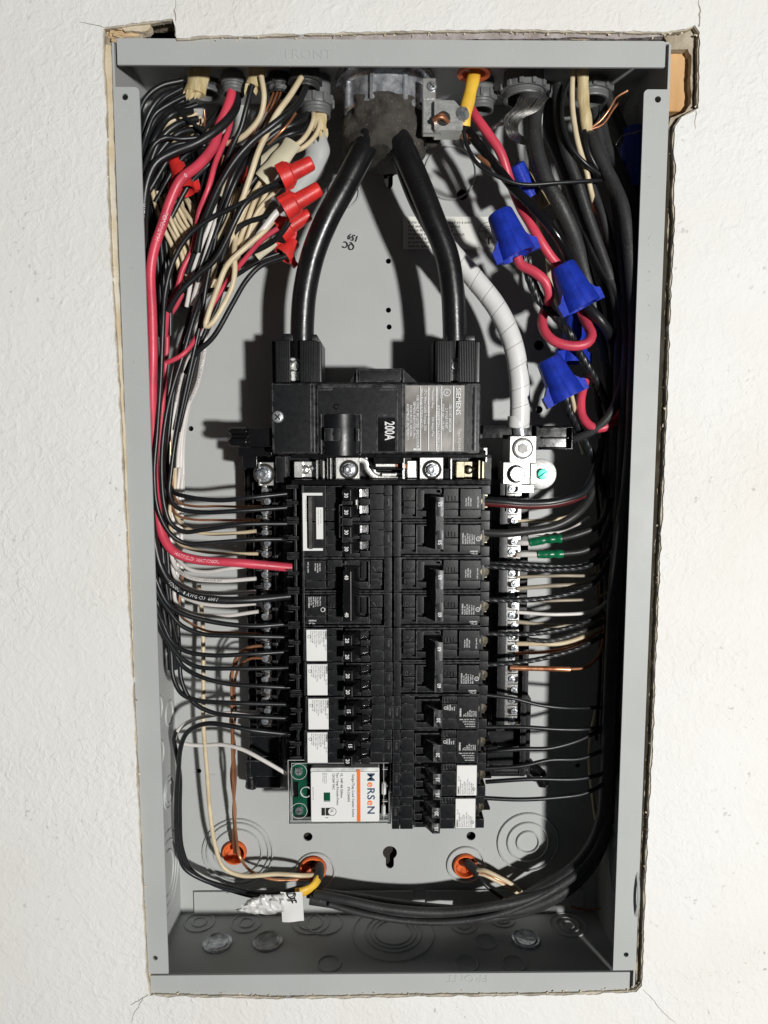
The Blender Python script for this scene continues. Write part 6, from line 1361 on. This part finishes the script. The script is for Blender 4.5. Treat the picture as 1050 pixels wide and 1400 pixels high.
# --- right branch wires
GQ = 'branch wires into the right breaker column'
tw = thing('wire', 'thick two-tone wire, black above and maroon below, in the uppermost right breaker terminal', 'wire', W(667, 685, 58), GQ)
P = [(662, 684, 60), (690, 686, 62), (714, 688, 62), (751, 687, 62), (779, 681, 60), (798, 673, 56), (812, 650, 50), (822, 610, 46)]
m = MB(); m.tube(spline([W(*p) for p in P], .002), .0031, 18); obj('insulation', m, M[BW], tw, smooth=70)
m = MB(); m.tube(spline([W(p[0], p[1] + 3.0, p[2] - .2) for p in P[:6]], .002), .0029, 18); obj('maroon_side', m, M['dark_red_wire'], tw, smooth=70)
def Q(label, px, r=1.4, m_=BW, g=GQ, **k): return wire(label, px, r, m_, group=g, **k)
mat('grey_black_wire', (.034, .034, .033), .42, var=.2, vscale=60, bump=.00008, bscale=400, dust=.2, dscale=900)
Q('thick grey-black wire in the lower terminal of the double-pole 50 breaker', [(662, 728, 60), (690, 729, 62), (714, 727, 62), (759, 719, 62), (789, 702, 60), (806, 681, 54), (816, 650, 48), (822, 600, 44)], 3.1, 'grey_black_wire', seg=18)
TWS = (6, .34, 180)
Q('twisted black wire in the upper terminal of the first double-pole 60', [(662, 774, 60), (690, 776, 61), (714, 778, 61), (764, 779, 60), (801, 775, 56), (828, 757, 50), (840, 720, 44)], 1.9, BW, twist=TWS)
Q('second twisted black strand running just above it', [(664, 770, 57), (714, 771, 58), (764, 774, 57), (801, 770, 52), (828, 752, 46)], 1.6, BW, twist=TWS)
Q('twisted black wire in the lower terminal of the first double-pole 60', [(662, 820, 60), (722, 820, 61), (764, 815, 60), (798, 805, 56), (818, 790, 50), (836, 760, 44)], 1.9, BW, twist=TWS)
Q('twisted black wire in the upper terminal of the second double-pole 60', [(662, 866, 60), (714, 867, 61), (751, 864, 60), (789, 855, 56), (826, 838, 48)], 1.7, BW, twist=TWS)
Q('twisted black wire in the lower terminal of the second double-pole 60', [(662, 909, 60), (714, 905, 61), (751, 898, 60), (789, 887, 56), (826, 868, 48)], 1.7, BW, twist=TWS)
Q('grey twisted wire sagging between the two double-pole 60 wires', [(720, 874, 50), (751, 876, 52), (789, 866, 50), (826, 850, 44)], 1.7, 'grey_black_wire', twist=TWS)
Q('thin black wire in the upper single 20 breaker', [(664, 950, 62), (702, 955, 63), (739, 964, 63), (776, 968, 61), (823, 967, 52)], 1.5)
Q('thin black wire between the two single 20 breakers', [(662, 994, 58), (714, 994, 60), (764, 997, 60), (801, 997, 58), (828, 993, 50)], 1.55)
Q('thin black wire in the lower single 20 breaker', [(664, 1029, 56), (677, 1027, 60), (714, 1024, 61), (751, 1023, 60), (789, 1013, 57), (813, 1002, 52), (828, 996, 46)], 1.6)
Q('thin black wire in the upper slot of the right tandem 15/15', [(660, 1051, 60), (714, 1047, 62), (751, 1039, 61), (794, 1037, 58), (823, 1026, 52), (830, 1020, 46)], 1.6)
Q('thin black wire in the lower slot of the right tandem 15/15', [(664, 1069, 56), (678, 1068, 58), (727, 1065, 60), (789, 1065, 58), (823, 1058, 52), (832, 1052, 46)], 1.6)
Q('lowest thin black wire in the right column, tandem 20/15', [(660, 1091, 60), (714, 1093, 61), (764, 1090, 60), (798, 1085, 57), (823, 1073, 52), (832, 1064, 46)], 1.6)
# green taped grounds
for lab_, a, b, c in (('upper grey wire marked with green tape at the right terminal bar', [(706, 742, 43), (712, 742, 45), (726, 742, 47)], [(724, 742, 47), (745, 738, 49), (768, 736, 51)], [(766, 736.5, 51), (789, 731, 52), (818, 718, 50), (828, 700, 46), (832, 670, 42)]),
                      ('lower grey wire marked with green tape at the right terminal bar', [(706, 759, 43), (712, 758, 45), (738, 758, 48)], [(735, 758, 48), (752, 757.5, 49), (770, 757, 50)], [(768, 757, 50), (798, 753, 50), (821, 739, 48), (833, 713, 44)])):
    t = thing('wire', lab_, 'wire', W(*a[0]), 'grounds marked with green tape')
    m = MB(); m.tube(spline([W(*p) for p in a], .002), .0022, 14); obj('bare_end', m, M['white_wire'], t, smooth=70)
    m = MB(); pts = spline([W(*p) for p in b], .001); m.tube(pts, [.0032 + .0006 * noise.noise(Vector((i * .3, 1, 2))) for i in range(len(pts))], 16); obj('green_tape', m, M['green_tape'], t, smooth=70)
    m = MB(); m.tube(spline([W(*p) for p in c], .002), .0024, 14); obj('insulation', m, M['grey_black_wire'], t, smooth=70)
    m = MB(); m.tube([W(a[0][0] - 4, a[0][1], 43), W(a[1][0] + 1, a[1][1], 45)], .0018, 10, twist=(6, .2, 200)); obj('copper_strands', m, M['copper'], t, smooth=70)
m = None
mat('shaded_wire', (.42, .35, .26), .45, var=.2)  # pale wire colour dimmed to paint in the shade of the cable bundle
GW = 'neutral and ground wires into the right terminal bar'
for lab_, px, r, m_ in (('pale wire with painted-in shade, in the right bar just under the green taped pair', [(706, 789, 44), (764, 787, 46), (813, 785, 44), (831, 773, 40), (838, 740, 36)], 1.25, 'shaded_wire'), ('wide pale wire in the right bar above the second twisted wire', [(706, 805, 44), (750, 801, 46), (798, 798, 45), (824, 788, 40)], 1.6, 'shaded_wire'), ('pale wire with painted-in shade right behind the second twisted black wire', [(706, 822, 43), (764, 821, 44), (813, 818, 42), (831, 811, 38)], 1.2, 'shaded_wire'), ('pale wire in the right bar below the second twisted wire', [(706, 837, 44), (764, 840, 45), (813, 835, 42), (830, 822, 38)], 1.4, WW), ('white wire in the right bar above the third twisted wire', [(706, 850, 43), (778, 856, 44), (813, 849, 42), (830, 838, 38)], 1.6, 'shaded_wire'), ('tan flattened wire in the right bar under the third twisted wire', [(706, 880, 44), (735, 880, 47), (764, 880, 48), (794, 872, 46), (820, 858, 40)], 1.8, CW), ('bare copper wire above the lowest twisted black wire', [(704, 893, 44), (747, 891, 47), (789, 881, 46), (824, 860, 38)], 1.3, CU), ('thick bare copper wire ending bright right of the bar', [(697, 913, 45), (739, 914, 47), (765, 914.5, 48), (779, 915, 48)], 2.1, CU), ('thin copper wire carrying on from the thick one up into the shade', [(776, 915, 47), (801, 912, 44), (818, 897, 40), (824, 878, 36), (826, 840, 32)], 1.2, BC), ('brownish wire high in the right bar behind the two-tone wire', [(704, 712, 43), (730, 712, 44), (770, 708, 42), (800, 696, 36)], 1.3, CW), ('white wire just above the green taped pair', [(704, 727, 42), (740, 730, 44), (775, 726, 42), (806, 708, 36)], 1.6, WW), ('cream wire wandering down in the shade at the lower right', [(824, 905, 24), (818, 960, 24), (809, 1000, 24), (806, 1040, 24), (812, 1100, 24), (818, 1150, 22), (808, 1190, 18), (786, 1214, 16)], 1.6, CW)):
    wire(lab_, px, r, m_, group=GW)
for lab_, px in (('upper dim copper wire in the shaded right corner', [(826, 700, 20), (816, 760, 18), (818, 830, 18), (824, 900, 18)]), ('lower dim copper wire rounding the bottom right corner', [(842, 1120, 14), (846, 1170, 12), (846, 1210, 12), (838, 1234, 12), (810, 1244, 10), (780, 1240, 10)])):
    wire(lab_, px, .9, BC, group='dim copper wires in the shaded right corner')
fan(4, ((812, 640), (840, 660)), ((822, 760), (846, 780)), ((822, 880), (840, 900)), ((816, 1010), (832, 1030)), 1.5, BW, 'thin black wire running down in the shaded right bundle', (38, 34, 32, 30), 3)
# ================================================================ orange bushings and what comes out of them
OG = 'orange plastic bushings'
for lab_, u, v, r in (('leftmost orange plastic bushing in the back panel', 321, 1164, .0099), ('middle orange plastic bushing with the grey cable coming out', 428, 1187, .0112), ('rightmost orange plastic bushing in the back panel', 636, 1182, .0101)):
    O = W(u, v, 0); t = thing('cable_bushing', lab_, 'bushing', O, OG)
    m = MB(); m.ring([(r * .86, -.012), (r, -.012), (r, .0012), (r * 1.04, .0015), (r * 1.04, .0034), (r * .98, .0042), (r * .88, .0042), (r * .86, .003)], O, NB, 40); obj('rim', m, M['orange_plastic'], t, smooth=40)
    for k in range(5):
        a = R(150 + k * 38); d = Vector((math.cos(a), 0, math.sin(a))); s = Vector((-d.z, 0, d.x))
        g = MB(); c0 = O + d * r * .9; c1 = O + d * r * (.30 + .12 * (k % 2))
        g.add([c0 - s * r * .26 + NB * -.001, c0 + s * r * .26 + NB * -.001, c1 + s * r * .14 + NB * -.006, c1 - s * r * .14 + NB * -.006, c0 - s * r * .26 + NB * -.003, c0 + s * r * .26 + NB * -.003, c1 + s * r * .14 + NB * -.008, c1 - s * r * .14 + NB * -.008], [(0, 1, 2, 3), (7, 6, 5, 4), (0, 4, 5, 1), (1, 5, 6, 2), (2, 6, 7, 3), (3, 7, 4, 0)])
        obj('flap', g, M['orange_plastic'], t, smooth=0)
O = W(648, 97, 72); t = thing('cable_bushing', 'orange plastic bushing at the top of the box round the yellow jacket', 'bushing', O, OG)
m = MB(); m.ring([(.0080, 0), (.0112, -.0004), (.0116, .0010), (.0100, .0028), (.0084, .0050), (.0080, .0050)], O + Vector((0, 0, -.0022)), UP, 36); obj('rim', m, M['orange_plastic'], t, smooth=40)
wire('grey-black cable end coming out of the middle orange bushing', [(430, 1186, -8), (436, 1184, 4), (437, 1192, 14), (434, 1203, 20)], 4.2, 'grey_black_wire', 'jacketed_cable', 'cable', seg=18)
wire('black cable end coming out of the right orange bushing', [(632, 1178, -6), (640, 1180, 6), (648, 1188, 14), (656, 1194, 18)], 3.6, 'black_jacket', 'jacketed_cable', 'cable', seg=18)
GE = 'wires fanning out of the right orange bushing'
wire('upper cream wire out of the right orange bushing', [(653, 1190, 18), (662, 1190, 22), (680, 1198, 24), (698, 1208, 24), (716, 1222, 22), (736, 1232, 18)], 1.7, CW, group=GE)
wire('lower cream wire out of the right orange bushing', [(652, 1194, 17), (662, 1196, 20), (682, 1206, 21), (700, 1216, 21), (716, 1226, 19)], 1.6, CW, group=GE)
wire('black wire out of the right orange bushing', [(652, 1196, 16), (660, 1206, 20), (676, 1220, 22), (694, 1232, 22), (712, 1240, 20)], 1.6, BW, group=GE)
wire('copper wire out of the right orange bushing', [(654, 1192, 19), (676, 1200, 22), (704, 1214, 21), (730, 1228, 18)], .8, CU, group=GE)
# --- marker tape flags
ft = thing('marker_tape', 'white marker tape flag with black letters hanging on the bottom cables', 'tape', W(398, 1236, 34))
a, c = W(384, 1216, 36), W(414, 1258, 37); m = MB(); nx, nz = 6, 10; vs = []; fs = []
for i in range(nx + 1):
    for k in range(nz + 1):
        fx, fz = i / nx, k / nz; vs.append((a.x + (c.x - a.x) * fx + .0012 * fz, a.y - .0032 - .0006 * math.sin(fx * 5), a.z + (c.z - a.z) * fz + .0012 * fx * (fz - .5)))
for i in range(nx):
    for k in range(nz): fs.append((i * (nz + 1) + k, (i + 1) * (nz + 1) + k, (i + 1) * (nz + 1) + k + 1, i * (nz + 1) + k + 1))
m.add(vs, fs); fl = obj('flag', m, M['white_tape'], ft, smooth=60)
m = MB(); e_ = W(392, 1221, 41.6); text(m, 'DF', e_, Vector((.10, -.02, -1)).normalized(), Vector((1, 0, .10)).normalized(), .0105, 2, 'L', .72, .04); obj('handwriting', m, M['ink'], fl, smooth=0)
m = MB(); nu, nv = 14, 6; vs = []; fs = []
for i in range(nu + 1):
    for k in range(nv + 1):
        fx, fz = i / nu, k / nv; j1 = noise.noise(Vector((i * .9, k * .9, 1.5))); j2 = noise.noise(Vector((i * .9, k * .9, 9.5)))
        top = 1244 - 21 * min(1, fx * 1.9) ** .6; bot = 1246 + 4 * min(1, fx * 3) - 6 * max(0, fx - .6)
        vs.append(W(326 + 64 * fx + 3.5 * j2 + (4 * j1 if i == 0 else 0), top + (bot - top) * fz + 1.6 * j2, 35 + 5 * fx + 3.4 * j1 + 3.0 * math.sin(fz * 3.14)))
for i in range(nu):
    for k in range(nv):
        a, b2, c2, e2 = i * (nv + 1) + k, (i + 1) * (nv + 1) + k, (i + 1) * (nv + 1) + k + 1, i * (nv + 1) + k + 1
        fs += [(a, b2, c2), (a, c2, e2)]
m.add(vs, fs); cw = obj('crumpled_wrap', m, M['white_tape'], ft, smooth=22)
so = cw.modifiers.new('thickness', 'SOLIDIFY'); so.thickness = .0002
